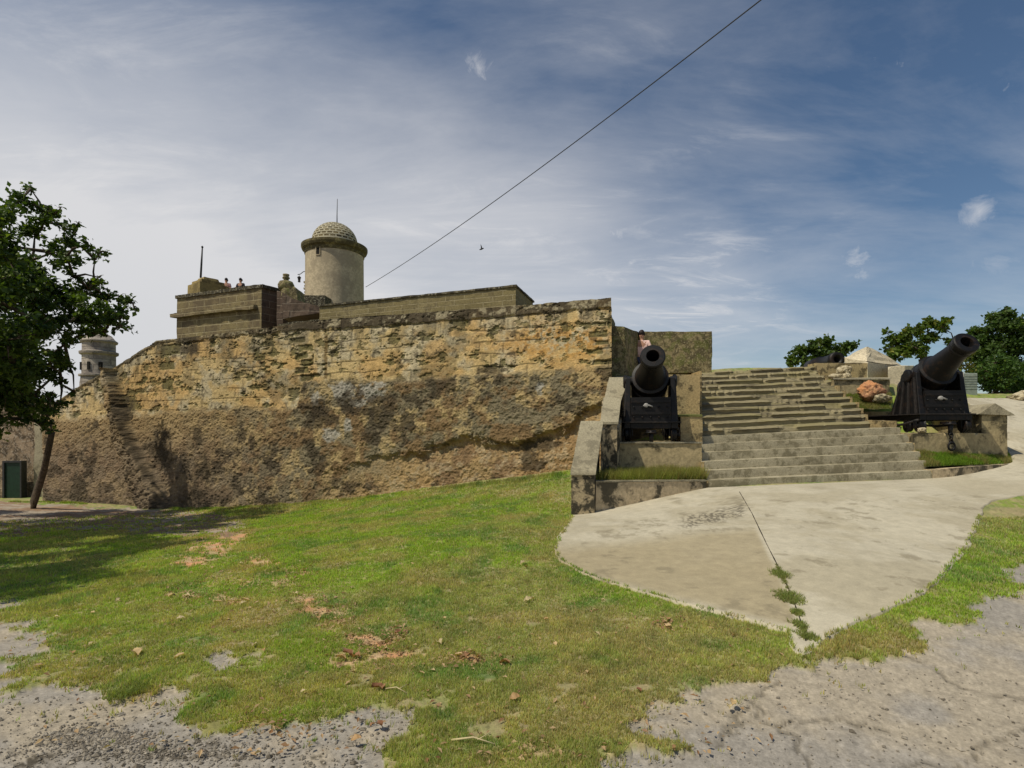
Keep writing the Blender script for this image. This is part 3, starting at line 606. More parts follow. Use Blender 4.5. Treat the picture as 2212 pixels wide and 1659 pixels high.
    block('corner_return', [(xe - .35, e[0].y + .6, .2), (xe - .03, e[0].y + .06, .2), (xe, e[0].y + 1.2, .2), (xe - .35, e[0].y + 1.2, .2)], [(xe - .30, e[1].y + .5, zt), (xe - .01, e[1].y + .05, zt), (xe + .03, e[1].y + 1.0, zt), (xe - .3, e[1].y + 1.0, zt)], M_RUBBLE, fort, .08, .03, 3, 6)
build_wall()
# left raked shoulder of the wall: body behind the sloping part
pl_ = [P(92, 890, wallD(92) + .62), P(352, 735, wallD(352) + .62)]
zz0 = pl_[0].z - .25; zz1 = pl_[1].z - .06
block('raked_shoulder', [(pl_[0].x, pl_[0].y + .02, -1.6), (pl_[1].x, pl_[1].y + .02, -1.6), (pl_[1].x + .6, pl_[1].y + 1.5, -1.6), (pl_[0].x + .6, pl_[0].y + 1.5, -1.6)],
      [(pl_[0].x, pl_[0].y + .02, zz0), (pl_[1].x, pl_[1].y + .02, zz1), (pl_[1].x + .6, pl_[1].y + 1.5, zz1), (pl_[0].x + .6, pl_[0].y + 1.5, zz0)], M_CHEEK, fort, .12, .02)
# ashlar parapet on the wall
def par(px, py, D): return P(px, py, D)
zp = P(1114, 620, 15.9).z
def Dz(py, z): return (z - EYE) * F / (YH - py)
pA = P(690, 663, Dz(663, zp)); pB = P(1114, 620, 15.9); pC = P(1151, 654, Dz(654, zp)); pD = Vector((pA.x + 1.5, pA.y + 2.2, zp))
block('ashlar_parapet', raised([pA, pB, pC, pD], 4.3), [pA, pB, pC, pD], M_PAR, fort, .10, .012, 4, 11)
cap = [pA + Vector((-.03, -.04, .003)), pB + Vector((.02, -.05, .003)), pC + Vector((.05, 0, .003)), pD + Vector((0, .1, .003))]
block('parapet_coping', cap, [c + Vector((0, 0, .055)) for c in cap], M_COPE, fort, .15, .012, 5, 12)
# bastion of the keep
D1 = 26.5; zb = P(565, 619, D1).z
q1 = P(565, 619, D1); q0 = P(382, 643, Dz(643, zb)); q2 = P(611, 631, Dz(631, zb)); q3 = Vector((q2.x + .3, 37, zb)); q4 = Vector((q0.x + 1.2, 37, zb))
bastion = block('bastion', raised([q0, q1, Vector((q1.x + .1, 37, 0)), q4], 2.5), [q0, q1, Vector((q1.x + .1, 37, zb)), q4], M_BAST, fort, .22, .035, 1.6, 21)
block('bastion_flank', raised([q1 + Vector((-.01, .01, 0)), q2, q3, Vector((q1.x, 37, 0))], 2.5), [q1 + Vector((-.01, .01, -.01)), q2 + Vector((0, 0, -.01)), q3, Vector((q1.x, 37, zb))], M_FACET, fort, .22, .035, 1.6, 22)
# top coping and string course
def strip(name, a, b, h0, h1, out, mat, parent, amp=.03, res=.15, back=.5):
    d = (b - a); d.z = 0; d.normalize(); n = Vector((d.y, -d.x, 0)) 
    a = a - d * out * .8; b = b + d * .02
    f = [a + n * out, b + n * out, b - n * back, a - n * back]
    return block(name, [p + Vector((0, 0, h0)) for p in f], [p + Vector((0, 0, h1)) for p in f], mat, parent, res, amp, 3.5, 33)
strip('bastion_coping', q0, q1, -.06, .10, .07, M_COPE, bastion)
strip('bastion_coping', q1 + Vector((.05, 0, 0)), q2, -.06, .10, .07, M_COPE, bastion)
lo = q0 - Vector((0, 0, (681 - 643) / F * q0.y)); hi = q1 - Vector((0, 0, (681 - 643) / F * q0.y))
strip('string_course', lo, lo.lerp(hi, .95), -.16, .05, .24, M_BAST, bastion, .06, .2)
# raised platform of the keep that people stand on
block('roof_terrace', [(-17.7, 30.3, zb - .3), (-10.2, 30.3, zb - .3), (-10.2, 37, zb - .3), (-19, 37, zb - .3)], [(-17.7, 30.3, 9.02), (-10.2, 30.3, 9.02), (-10.2, 37, 9.30), (-19, 37, 9.30)], M_COPE, fort, .5, .02)
# embrasure between bastion and parapet
def slab_px(name, pts, D, thick, mat, parent, smoothamp=.0):
    """outline in survey pixels, built at distance D with real thickness"""
    bm = bmesh.new(); f = [bm.verts.new(P(a, b, D)) for a, b in pts]; bk = [bm.verts.new(P(a, b, D) + Vector((0, thick, 0))) for a, b in pts]
    bm.faces.new(f); bm.faces.new(list(reversed(bk))); n = len(pts)
    for i in range(n): bm.faces.new((f[(i + 1) % n], f[i], bk[i], bk[(i + 1) % n]))
    bmesh.ops.recalc_face_normals(bm, faces=bm.faces); bmesh.ops.triangulate(bm, faces=bm.faces)
    bmesh.ops.subdivide_edges(bm, edges=bm.edges, cuts=3, use_grid_fill=True)
    co = np.array([v.co for v in bm.verts]); co = disp(co, smoothamp, 2.2, 3)
    for v, c in zip(bm.verts, co): v.co = c
    return part(name, bm, mat, parent)
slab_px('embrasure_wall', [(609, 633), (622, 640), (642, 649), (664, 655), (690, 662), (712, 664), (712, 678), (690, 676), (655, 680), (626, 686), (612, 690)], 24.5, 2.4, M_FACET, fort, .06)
slab_px('embrasure_wall', [(690, 672), (712, 672), (712, 704), (702, 700), (694, 690)], 23.0, 1.0, M_COPE, fort, .06)
slab_px('embrasure_sill', [(600, 700), (640, 694), (714, 688), (714, 712), (600, 716)], 22.0, 3.0, M_COPE, fort, .06)
slab_px('embrasure_back', [(600, 670), (716, 664), (716, 712), (600, 716)], 28.5, .5, M_COPE, fort, .02)
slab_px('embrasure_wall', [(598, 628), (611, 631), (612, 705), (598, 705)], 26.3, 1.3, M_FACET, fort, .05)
# rubble mound and finial
mound = slab_px('finial_pedestal', [(606, 626), (612, 620), (622, 622), (628, 628), (633, 618), (638, 622), (643, 648), (640, 652), (606, 640)], 26.2, 1.1, M_RUBBLE, fort, .07)
bm = bmesh.new(); fz = P(618, 624, 26.8)
bm_lathe(bm, [(.27, -.12), (.36, .0), (.38, .18), (.30, .34), (.13, .40), (.11, .44), (.17, .50), (.17, .55), (.12, .58), (.15, .64), (.15, .70), (.02, .74)], 20, Matrix.Translation(fz))
part('stone_finial', bm, M_RUBBLE, fort, smooth=True)
# stepped ochre block with flagpole
cz_ = P(432, 640, 29.2); rot = Matrix.Rotation(R(52), 4, 'Z')
stepb = thing('stepped_block', (cz_.x, 29.9, zb), 'ochre stepped stone block on the left corner of the fort roof', 'block')
base = Vector((cz_.x, 30.0, 0))
def sq(hw, z, off=0): return [tuple(base + (rot @ Vector((a * hw, b * hw, 0))) + Vector((0, 0, z))) for a, b in ((-1, -1), (1, -1), (1, 1), (-1, 1))]
zq = lambda py: EYE + (YH - py) / F * 29.4
block('block_body', sq(.74, zb - .1), sq(.74, zq(612)), M_CUBE, stepb, .12, .02, 2)
block('block_tier', sq(.60, zq(612) - .004), sq(.58, zq(604)), M_CUBE, stepb, .12, .02, 2)
block('block_tier', sq(.42, zq(604) - .004), sq(.36, zq(596.5)), M_CUBE, stepb, .12, .02, 2)
# stepped side wall to the right of it
for (a, b, t) in ((448, 460, 609), (460, 474, 620)):
    block('block_wing', [P(a, 640, 30.2), P(b, 640, 30.2), P(b, 640, 31.2), P(a, 640, 31.2)], [P(a, t, 30.2), P(b, t + 4, 30.2), P(b, t + 4, 31.2), P(a, t, 31.2)], M_CUBE, stepb, .12, .02, 2)
fp = thing('flagpole', (P(434, 600, 29.9).x, 29.9, zq(598)), 'bare dark flagpole rising from the stepped roof block', 'flagpole')
bm = bmesh.new(); p0 = P(433.5, 600, 29.9); p1 = P(437, 536, 29.9); bm_tube(bm, [p0, p0.lerp(p1, .5), p1], [.055, .05, .035], 8); part('pole', bm, M_DARKM, fp, smooth=True)
bm = bmesh.new(); bm_lathe(bm, [(.02, 0), (.06, .04), (.05, .09), (.01, .13)], 10, Matrix.Translation(p1)); part('finial_knob', bm, M_DARKM, fp, smooth=True)

# ------------------------------------------------------------------ watchtower
TD = 33.0; tx = (723.3 - CX) / F * TD
zt_ = lambda py: EYE + (YH - py) / F * (TD - 1.6)
tower = thing('watchtower', (tx, TD, 4.9), 'round plastered watchtower with domed brick roof and projecting cornice', 'tower')
Mt = Matrix.Translation(Vector((tx, TD, 0)))
zc = zt_(533)
bm = bmesh.new(); bm_lathe(bm, [(1.70, 4.5), (1.68, 8), (1.655, zc)], 72, Mt, False)
part('tower_shaft', bm, M_TOWER, tower, smooth=True)
bm = bmesh.new(); bm_lathe(bm, [(1.6, zc - .08), (1.70, zc - .05), (1.72, zc + .12), (1.84, zc + .2), (1.89, zc + .33), (1.89, zc + .46), (1.78, zc + .50), (1.3, zc + .55)], 72, Mt, False)
part('cornice', bm, M_TCORN, tower, smooth=False)
# dome: brick courses as real stepped relief
prof = []; Rd = 1.31; zd = zc + .70; prof.append((1.33, zc + .4))
for k in range(0, 11):
    a0 = (k / 11) * R(88); a1 = ((k + .78) / 11) * R(88); prof += [(Rd * math.cos(a0), zd + Rd * .93 * math.sin(a0)), (Rd * math.cos(a1), zd + Rd * .93 * math.sin(a1)), ((Rd - .03) * math.cos(a1 + .01), zd + (Rd - .03) * .93 * math.sin(a1 + .01))]
def dome_mat():
    m, g, b = mat_new('dome brick')
    pos = g.n('ShaderNodeTexCoord').outputs['Object']; v = g.vmath('SUBTRACT', pos, (tx, TD, zd)).outputs[0]
    s = g.n('ShaderNodeSeparateXYZ', i={0: v}).outputs; ang = g.math('ARCTAN2', s[1], s[0]); el = g.math('ARCSINE', g.math('MINIMUM', g.math('DIVIDE', s[2], Rd * .95), 1.0))
    vv = g.n('ShaderNodeCombineXYZ', i={0: ang, 1: el, 2: 0.0}).outputs[0]
    br = g.n('ShaderNodeTexBrick', i={'Vector': vv, 'Color1': (.22, .17, .08, 1), 'Color2': (.05, .038, .02, 1), 'Mortar': (.46, .42, .30, 1), 'Scale': 1.0, 'Mortar Size': .036, 'Mortar Smooth': .2, 'Bias': .2, 'Brick Width': .27, 'Row Height': .1396})
    n = g.noise(pos, 6, 6, .7); g.set(b.inputs['Base Color'], g.mix(g.ramp(n, .5, .7, 0, .5), br.outputs[0], (.30, .28, .2, 1))); bump(g, b, br.outputs['Fac'], .5, .03); return m
bm = bmesh.new(); bm_lathe(bm, prof, 64, Mt, True); part('dome', bm, dome_mat(), tower, smooth=False)
bm = bmesh.new(); top = Vector((tx + .13, TD, zd + Rd * .93)); bm_tube(bm, [top - Vector((0, 0, .1)), top + Vector((0, 0, .5)), top + Vector((.02, 0, 1.45))], [.035, .025, .016], 8); part('lightning_rod', bm, M_DARKM, tower, smooth=True)
# window: recessed dark slit with frame
wa = math.atan2(-1, -0.24 + .0); wp = Vector((tx - .43, TD - 1.61, 0)); w0 = zt_(549.5); w1 = zt_(533)
wdir = Vector((wp.x - tx, wp.y - TD, 0)).normalized(); ws = Vector((-wdir.y, wdir.x, 0))
def wbox(bm, a, b, z0, z1, o0, o1):
    c = Vector((tx, TD, 0)); vs = []
    for z in (z0, z1):
        for s_, o_ in ((a, o1), (b, o1), (b, o0), (a, o0)): vs.append(bm.verts.new(c + wdir * o_ + ws * s_ + Vector((0, 0, z))))
    for f in ((0, 3, 2, 1), (4, 5, 6, 7), (0, 1, 5, 4), (1, 2, 6, 5), (2, 3, 7, 6), (3, 0, 4, 7)): bm.faces.new([vs[i] for i in f])
bm = bmesh.new(); wbox(bm, -.11, .11, w0, w1, 1.4, 1.668); wn = part('window', bm, M_DARK, tower)
bm = bmesh.new(); wbox(bm, -.15, -.11, w0 - .04, w1, 1.5, 1.70); wbox(bm, .11, .15, w0 - .04, w1, 1.5, 1.70); wbox(bm, -.11, .11, w0 - .04, w0, 1.5, 1.702); part('window_frame', bm, M_TOWER, wn)
for k in range(8):      # toothing stones on the left flank
    a = R(182 + 4 * (k % 2)); r_ = 1.70; zk = zt_(648 - k * 7.2)
    bm = bmesh.new(); c = Vector((tx + math.cos(a) * r_, TD + math.sin(a) * r_, zk)); bm_box(bm, c.x - .06, c.x + .12, c.y - .12, c.y + .12, zk, zk + .10); part('toothing_stone', bm, M_CHEEK, tower)
# lantern on a bracket
lb = P(661, 584, TD); lt = thing('hanging_lantern', tuple(P(646, 597, TD)), 'small dark lantern hanging from an iron bracket on the tower', 'lantern')
bm = bmesh.new(); bm_tube(bm, [P(663, 585, TD), P(655, 587, TD), P(649, 592, TD), P(643, 593, TD)], .022, 6); bm_tube(bm, [P(646.3, 592.5, TD), P(646.3, 598, TD)], .012, 5); part('bracket', bm, M_DARKM, lt, smooth=True)
bm = bmesh.new(); bm_lathe(bm, [(.02, .02), (.11, -.05), (.12, -.09), (.09, -.11), (.07, -.30), (.09, -.33), (.02, -.36)], 8, Matrix.Translation(P(646.3, 597, TD))); part('lamp_housing', bm, M_DARKM, lt)

# ------------------------------------------------------------------ small turret at far left
UD = 40.0; ux = (214 - CX) / F * UD; zu = lambda py: EYE + (YH - py) / F * (UD - 1)
tur = thing('corner_turret', (ux, UD, -1.5), 'small pale banded turret with slit windows beyond the sloping wall end', 'turret')
Mu = Matrix.Translation(Vector((ux, UD, 0)))
bm = bmesh.new(); bm_lathe(bm, [(1.2, -2), (1.12, zu(826)), (1.06, zu(812)), (1.02, zu(808)), (1.0, zu(763)), (.99, zu(735))], 40, Mu, False); part('turret_shaft', bm, M_TURRET, tur, smooth=True)
bm = bmesh.new(); bm_lathe(bm, [(1.0, zu(765)), (1.16, zu(762)), (1.18, zu(757)), (1.03, zu(755))], 40, Mu, False); part('turret_band', bm, M_TURRET, tur, smooth=False); bm = bmesh.new(); bm_lathe(bm, [(1.0, zu(812)), (1.2, zu(811)), (1.2, zu(807)), (1.0, zu(806))], 40, Mu, False); part('turret_band', bm, M_TURRET, tur, smooth=False)
bm = bmesh.new(); bm_lathe(bm, [(1.10, zu(737)), (1.14, zu(733)), (1.0, zu(730)), (.75, zu(720)), (.4, zu(714)), (.02, zu(712))], 40, Mu, True); part('turret_dome', bm, M_TURRET, tur, smooth=True)
for wx_ in (193, 215, 234):
    bm = bmesh.new(); x_ = (wx_ - CX) / F * UD; dd_ = math.sqrt(max(.05, 1.05 ** 2 - (x_ - ux - .02) ** 2)); bm_box(bm, x_ - .09, x_ + .09, UD - dd_ - .02, UD, zu(798), zu(781)); part('slit_window', bm, M_DARK, tur)

# ------------------------------------------------------------------ far left wall with green door
fw = thing('boundary_wall', (-22, 26, -1.5), 'pale rough boundary wall with a green door under the tree', 'wall')
block('wall_face', [P(-900, 1085, 25.5), P(112, 1085, 26.2), P(112, 1085, 27), P(-900, 1085, 26.4)], [P(-900, 870, 25.8), P(112, 868, 26.5), P(112, 868, 27), P(-900, 870, 26.4)], stone('pale rubble', (.36, .27, .18), (.26, .19, .12), (.06, .045, .03), .8, 2.6, .5, 1.0, spots=((.42, .36, .28), .6)), fw, .09, .07, 4.0, 41)
block('pilaster', [P(72, 1084, 25.95), P(106, 1084, 25.95), P(106, 1084, 26.6), P(72, 1084, 26.6)], [P(76, 880, 26.2), P(103, 880, 26.2), P(103, 880, 26.8), P(76, 880, 26.8)], M_CHEEK, fw, .15, .04, 2)
dr = Vector(P(30, 1073, 25.75)); bm = bmesh.new(); za, zb2 = dr.z, dr.z + 74 / F * 25.75
bm_box(bm, P(13, 0, 25.7).x, P(47, 0, 25.7).x, 25.66, 25.9, za - .05, zb2); dp = part('door', bm, M_GREEN, fw)
bm = bmesh.new()
bm_box(bm, P(9, 0, 25.7).x, P(13, 0, 25.7).x, 25.6, 25.9, za - .05, zb2 + .08); bm_box(bm, P(47, 0, 25.7).x, P(50, 0, 25.7).x, 25.6, 25.9, za - .05, zb2 + .08); bm_box(bm, P(13, 0, 25.7).x, P(47, 0, 25.7).x, 25.6, 25.9, zb2 + .002, zb2 + .08)
df = part('door_frame', bm, M_DARKM, dp); df.location = (0, 0, 0)

# ================================================================== STAIRS
stairs = thing('stone_staircase', (6.4, 11, .5), 'wide worn stone staircase climbing between the two black cannons', 'staircase')
NS = 17
def stair_edge(i):
    Dl = 11 + .33 * i; zl = .485 + .1715 * (i + 1); xl = np.interp(i, [0, 4, 5, 16], [3.83, 4.12, 4.27, 5.50])
    Dr = 11.8 + (.30 * i if i <= 5 else 1.5 + .255 * (i - 5)); zr = .61 + (.19 * (i + 1) if i < 5 else .95 + .165 * (i - 4)); xr = np.interp(i, [0, 4, 5, 6, 9, 16], [8.93, 9.30, 9.30, 8.80, 8.95, 8.84])
    return np.array([xl, Dl, zl]), np.array([xr, Dr, zr])
for i in range(NS):
    a, b = stair_edge(i); a2, b2 = stair_edge(i + 1) if i < NS - 1 else (a + np.array([.4, 1.6, 0]), b + np.array([0, 1.6, 0]))
    worn = i >= 6
    nu = 150; u = np.linspace(0, 1, nu); rise = .19
    back_a = np.array([a2[0], a2[1] + .12, a[2]]); back_b = np.array([b2[0], b2[1] + .12, b[2]])
    rows = [(a - [0, 0, rise + .12], b - [0, 0, rise + .12])]
    for t in (.75, .62, .5, .42, .35): rows.append((a - [0, 0, rise * t] + ([0, .03, 0] if worn else [0, 0, 0]), b - [0, 0, rise * t] + ([0, .03, 0] if worn else [0, 0, 0])))
    if worn:
        dn = (back_a - a) / np.linalg.norm(back_a - a); dm_ = (back_b - b) / np.linalg.norm(back_b - b)
        rows.append((a - [0, 0, .062], b - [0, 0, .062])); rows.append((a + dn * .065 - [0, 0, .022], b + dm_ * .065 - [0, 0, .022]))
    else: rows.append((a, b))
    for t in ((.26 if worn else .04), .32, .4, .5, .7, .85, 1.0): rows.append((a + (back_a - a) * t, b + (back_b - b) * t))
    rows.append((back_a - [0, 0, .5], back_b - [0, 0, .5]))
    V = np.array([[r0 + (r1 - r0) * t for t in u] for r0, r1 in rows]); sh = V.shape; Vf = V.reshape(-1, 3)
    Vf = disp(Vf, (.005 if not worn else .012), 5, 50 + i)
    if worn:
        uu = np.tile(u, len(rows)) * 6; rk = np.repeat(np.arange(len(rows)), nu)
        ch = sst(.50, .66, fbm(uu * 1.6, uu * 0 + i * 3.1, 0, 4, .65, 120)) 
        edge = np.exp(-((rk - 6) / 2.4) ** 2)
        Vf[:, 2] -= ch * edge * .045; Vf[:, 1] += ch * edge * .08
        und = sst(.5, .62, fbm(uu * 1.1, uu * 0 + i * 5.3 + 9, 0, 3, .6, 121)); low = ((rk >= 1) & (rk <= 3)); Vf[:, 1] += und * low * .015
        Vf[:, 2] += (fbm(uu * .7, uu * 0 + i, 0, 3, .5, 122) - .5) * .03
    else:
        Vf[:, 1] += (np.repeat(np.arange(len(rows)), nu) == 6) * .006
    me = new_mesh('step', Vf, grid_faces(len(rows), nu)); me.set_sharp_from_angle(angle=R(45))
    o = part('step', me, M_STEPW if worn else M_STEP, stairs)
    # end caps
for side in (0, 1):
    bm = bmesh.new(); prev = None; pts = []
    for i in range(NS):
        e = stair_edge(i)[side]; pts += [Vector((e[0], e[1], e[2] - .18)), Vector((e[0], e[1], e[2] - .006))]
    e = stair_edge(NS - 1)[side]; pts.append(Vector((e[0], e[1] + 1.6, e[2] - .006))); pts.append(Vector((e[0], e[1] + 1.6, -.2))); e = stair_edge(0)[side]; pts.append(Vector((e[0], e[1], -.2)))
    f = bm.faces.new([bm.verts.new(p) for p in pts]); r_ = bmesh.ops.extrude_face_region(bm, geom=[f]); dxx = .06 if side == 0 else -.06
    for v in r_['geom']:
        if isinstance(v, bmesh.types.BMVert): v.co.x += dxx
    bmesh.ops.recalc_face_normals(bm, faces=bm.faces); part('stringer', bm, M_TAN, stairs)

# ------------------------------------------------------------------ left cheek of the stairs (three raked sections)
cheek = thing('raked_parapet', (1.3, 9.5, .2), 'three raked concrete parapet sections climbing beside the left cannon', 'wall')
def raked(xl0, xr0, D0, y0, xl1, xr1, D1, y1, foot, dr=0.0):
    a0, a1 = P(xl0, y0, D0), P(xr0, y0 + dr, D0); b0, b1 = P(xl1, y1, D1), P(xr1, y1, D1)
    a1.z = a0.z; b1.z = b0.z; bb = .9 if foot < .5 else .6
    c0 = Vector((b0.x, b0.y + bb * .4, b0.z)); c1 = Vector((b1.x, b1.y + bb * .4, b1.z))
    body = block('raked_section', raised([a0, a1, c1, c0], foot), [a0 - Vector((0, 0, .02)), a1 - Vector((0, 0, .02)), c1 - Vector((0, 0, .02)), c0 - Vector((0, 0, .02))], M_CHEEKF, cheek, .06, .012, 4, 60)
    o = [a0 + Vector((-.02, -.03, -.015)), a1 + Vector((.02, -.03, -.015)), b1 + Vector((.02, 0, -.015)), b0 + Vector((-.02, 0, -.015))]
    k = block('sloped_coping', o, [p + Vector((0, 0, .05)) for p in o], M_CHEEK, cheek, .05, .008, 5, 61); return a0, a1, b0, b1
raked(1234, 1284, 9.9, 1024, 1257, 1301, 10.9, 913, -.2)
raked(1298, 1333, 11.0, 915, 1306, 1340, 12.1, 862, .2)
raked(1305, 1338, 12.4, 872, 1318, 1357, 13.4, 818, .2)
# side wall strips joining the sections (inner faces)
block('inner_wall', [P(1299, 1110, 10.7), P(1337, 1110, 11.4), P(1352, 1110, 13.6), P(1330, 1110, 13.8)], [P(1299, 928, 10.7), P(1337, 930, 11.4), P(1350, 880, 13.6), P(1325, 880, 13.8)], M_CHEEKF, cheek, .07, .012, 4, 62)

# lower planter curb left
curbL = thing('planter_curb', (2, 9.8, .2), 'black stained low planter wall in front of the left cannon', 'curb')
a, b = P(1287, 1110, 10.02), P(1525, 1060, 10.98)
at, bt = P(1287, 1042, 10.02), P(1525, 1040, 10.98)
block('curb_wall', [(a.x, a.y, -.1), (b.x, b.y, -.1), (b.x, b.y + .18, -.1), (a.x, a.y + .2, -.1)], [(at.x, at.y, at.z), (bt.x, bt.y, bt.z), (bt.x, bt.y + .18, bt.z), (at.x, at.y + .2, at.z)], M_CURB, curbL, .05, .009, 4, 63)
block('curb_coping', [(at.x, at.y - .015, at.z + .001), (bt.x, bt.y - .015, bt.z + .001), (bt.x, bt.y + .19, bt.z + .001), (at.x, at.y + .21, at.z + .001)], [(at.x, at.y - .015, at.z + .03), (bt.x, bt.y - .015, bt.z + .03), (bt.x, bt.y + .19, bt.z + .03), (at.x, at.y + .21, at.z + .03)], M_CHEEK, curbL, .05, .006, 5, 64)
# planter bed left
def bed(name, pts, label, nblade, hmul=1.0, colr=(0.16, 0.20, 0.03), n=44):
    p = [np.array(q, float) for q in pts]; u, v = np.meshgrid(np.linspace(0, 1, n), np.linspace(0, 1, n)); u = u[..., None]; v = v[..., None]
    V = ((p[0] * (1 - u) + p[1] * u) * (1 - v) + (p[3] * (1 - u) + p[2] * u) * v).reshape(-1, 3)
    V[:, 2] += (fbm(V[:, 0] * 4, V[:, 1] * 4, 0, 3, .6, 130) - .4) * .06
    c = np.array([0.09, 0.085, 0.03]) * (.6 + .8 * fbm(V[:, 0] * 9, V[:, 1] * 9, 0, 3, .6, 131))[:, None]
    link(name.replace('grass', 'soil'), new_mesh(name, V, grid_faces(n, n), c), M_GROUND); props(bpy.data.objects[-1] if False else COL.objects[-1], kind='structure', label=label + ' soil')
    ur, vr = rng.random(nblade)[:, None], rng.random(nblade)[:, None]
    B = (p[0] * (1 - ur) + p[1] * ur) * (1 - vr) + (p[3] * (1 - ur) + p[2] * ur) * vr; B[:, 2] += .01
    k = fbm(B[:, 0] * 2.2, B[:, 1] * 2.2, 0, 3, .6, 132)
    cc = cmix(np.array(colr), np.array([.24, .22, .07]), sst(.45, .65, k))
    V, Fq, C = scatter_blades(B, (.05 + .10 * k) * hmul, np.full(nblade, .006), cc, .7, 3)
    o = link(name, new_mesh(name, V, Fq, C), M_GRASS); props(o, label, 'grass', kind='stuff')
bed('planter_grass', [P(1290, 1046, 10.18), P(1523, 1043, 11.1), P(1517, 1032, 11.75), P(1312, 1036, 11.7)], 'bright grass growing in the bed below the left cannon', 6500, 2.3, (.24, .25, .05))

# cannon plinth left
plinL = thing('cannon_plinth', (2.9, 11.8, .7), 'black stained plastered plinth carrying the left cannon', 'plinth')
zl = P(1400, 958, 11.8).z
f0, f1 = P(1312, 958, 11.75), P(1516, 958, 11.8); f0.z = f1.z = zl
block('plinth_body', raised([f0, f1, (4.9, 15.6, 0), (2.4, 15.6, 0)], .2), [f0, f1, (5.1, 15.6, zl), (2.5, 15.6, zl)], M_PLINTH, plinL, .06, .012, 3.5, 70)
e = [f0 + Vector((-.01, -.03, .002)), f1 + Vector((.01, -.03, .002)), Vector((f1.x + .05, 12.1, zl + .002)), Vector((f0.x, 12.1, zl + .002))]
block('plinth_edge', e, [p + Vector((0, 0, .03)) for p in e], M_CHEEK, plinL, .06, .008, 5, 71)
# stepped retaining blocks between plinth and stairs (tan)
ret = thing('retaining_wall', (4.5, 13, .7), 'orange tan stepped retaining wall between the left cannon and the stairs', 'wall')
def pxblock(name, x0, x1, yt, yb, D0, D1, mat, parent, seed=0, res=.07, amp=.015, back=None):
    a, b = P(x0, yb, D0), P(x1, yb, D0); zt2 = P(x0, yt, D0).z; a.z = b.z = P(x0, yb, D0).z
    w = (x1 - x0) / F * D0; c = Vector((b.x + (0 if back is None else back), D1, a.z)); d = Vector((a.x + (0 if back is None else back), D1, a.z))
    return block(name, [a, b, c, d], [Vector((p.x, p.y, zt2)) for p in (a, b, c, d)], mat, parent, res, amp, 3.5, seed)
pxblock('lower_block', 1470, 1517, 900, 985, 12.35, 14, M_TAN, ret, 72, back=.35)
pxblock('upper_block', 1440, 1512, 809, 905, 13.6, 16.6, M_TAN, ret, 73, back=.8)
bm = bmesh.new(); 
block('mossy_ledge', [P(1466, 900, 12.33), P(1518, 900, 12.33), P(1514, 898, 13.6), P(1462, 898, 13.6)], [P(1466, 896.5, 12.33), P(1518, 896.5, 12.33), P(1514, 895, 13.6), P(1462, 895, 13.6)], stone('moss ledge', (.14, .16, .04), (.2, .19, .07), (.06, .05, .02), .5), ret, .06, .01)
# gate block & small pier behind
gate = thing('gate_wall', (4.8, 17, 3), 'square mossy rubble wall block standing left of the stair head', 'wall')
pxblock('wall_body', 1389, 1538, 716, 806, 17.0, 18.4, M_RUBBLE, gate, 74, .1, .03, back=.3)
pier = thing('stone_pier', (3.7, 16, 1), 'narrow dark stone pier between the fort corner and the left cannon', 'pier')
block('pier_body', [P(1322, 1000, 15.6), P(1356, 1000, 15.6), P(1392, 1000, 17.4), P(1340, 1000, 17.6)], [P(1322, 704, 15.6), P(1349, 706, 15.6), P(1392, 722, 17.4), P(1340, 715, 17.6)], M_RUBBLE, pier, .1, .025, 3, 75)
block('pier_base', [P(1322, 900, 14.2), P(1372, 900, 14.2), P(1376, 900, 15.6), P(1335, 900, 15.6)], [P(1322, 817, 14.2), P(1372, 817, 14.2), P(1376, 812, 15.6), P(1335, 812, 15.6)], M_PLINTH, pier, .1, .02, 3, 76)

# right side: curb, bed, plinth
curbR = thing('curved_curb', (9.6, 12, .6), 'curved stained concrete curb below the right cannon', 'curb')
cpts = [(2013, 1037, 1015, 11.80), (2060, 1030, 1011.5, 11.95), (2110, 1023, 1007.5, 12.25), (2160, 1013, 1004, 12.7), (2190, 1006, 1001, 13.15)]
VV = []; 
for (cx, yb_, yt2, D) in cpts:
    lo_, hi_ = P(cx, yb_ + 12, D), P(cx, yt2, D); VV.append([lo_, hi_, Vector((hi_.x - .02, hi_.y + .16, hi_.z + .002)), Vector((lo_.x - .02, lo_.y + .16, lo_.z))])
for s_ in range(4):
    A, B = VV[s_], VV[s_ + 1]; block('curb_stone', [A[0], B[0], B[3], A[3]], [A[1], B[1], B[2], A[2]], M_CURB, curbR, .04, .006, 5, 78)
bed('bed_grass', [P(1998, 1008, 12.0), P(2186, 1003, 13.15), P(2174, 974, 14.1), P(1972, 978, 13.0)], 'bright green grass bed behind the curved curb', 6500, .9, (.15, .24, .02))
plinR = thing('cannon_plinth', (10.5, 13, 1), 'mottled plastered plinth with gabled side block under the right cannon', 'plinth')
zr = P(1966, 936, 12.95).z
g0, g1 = Vector((P(1972, 0, 12.95).x, 12.95, zr)), Vector((P(2176, 0, 13.5).x, 13.5, zr))
block('plinth_body', raised([g0, g1, (12.4, 16.4, 0), (8.98, 16.4, 0)], .4), [g0, g1, (12.4, 16.4, zr), (8.98, 16.4, zr)], M_PLINTH, plinR, .06, .015, 3, 80)
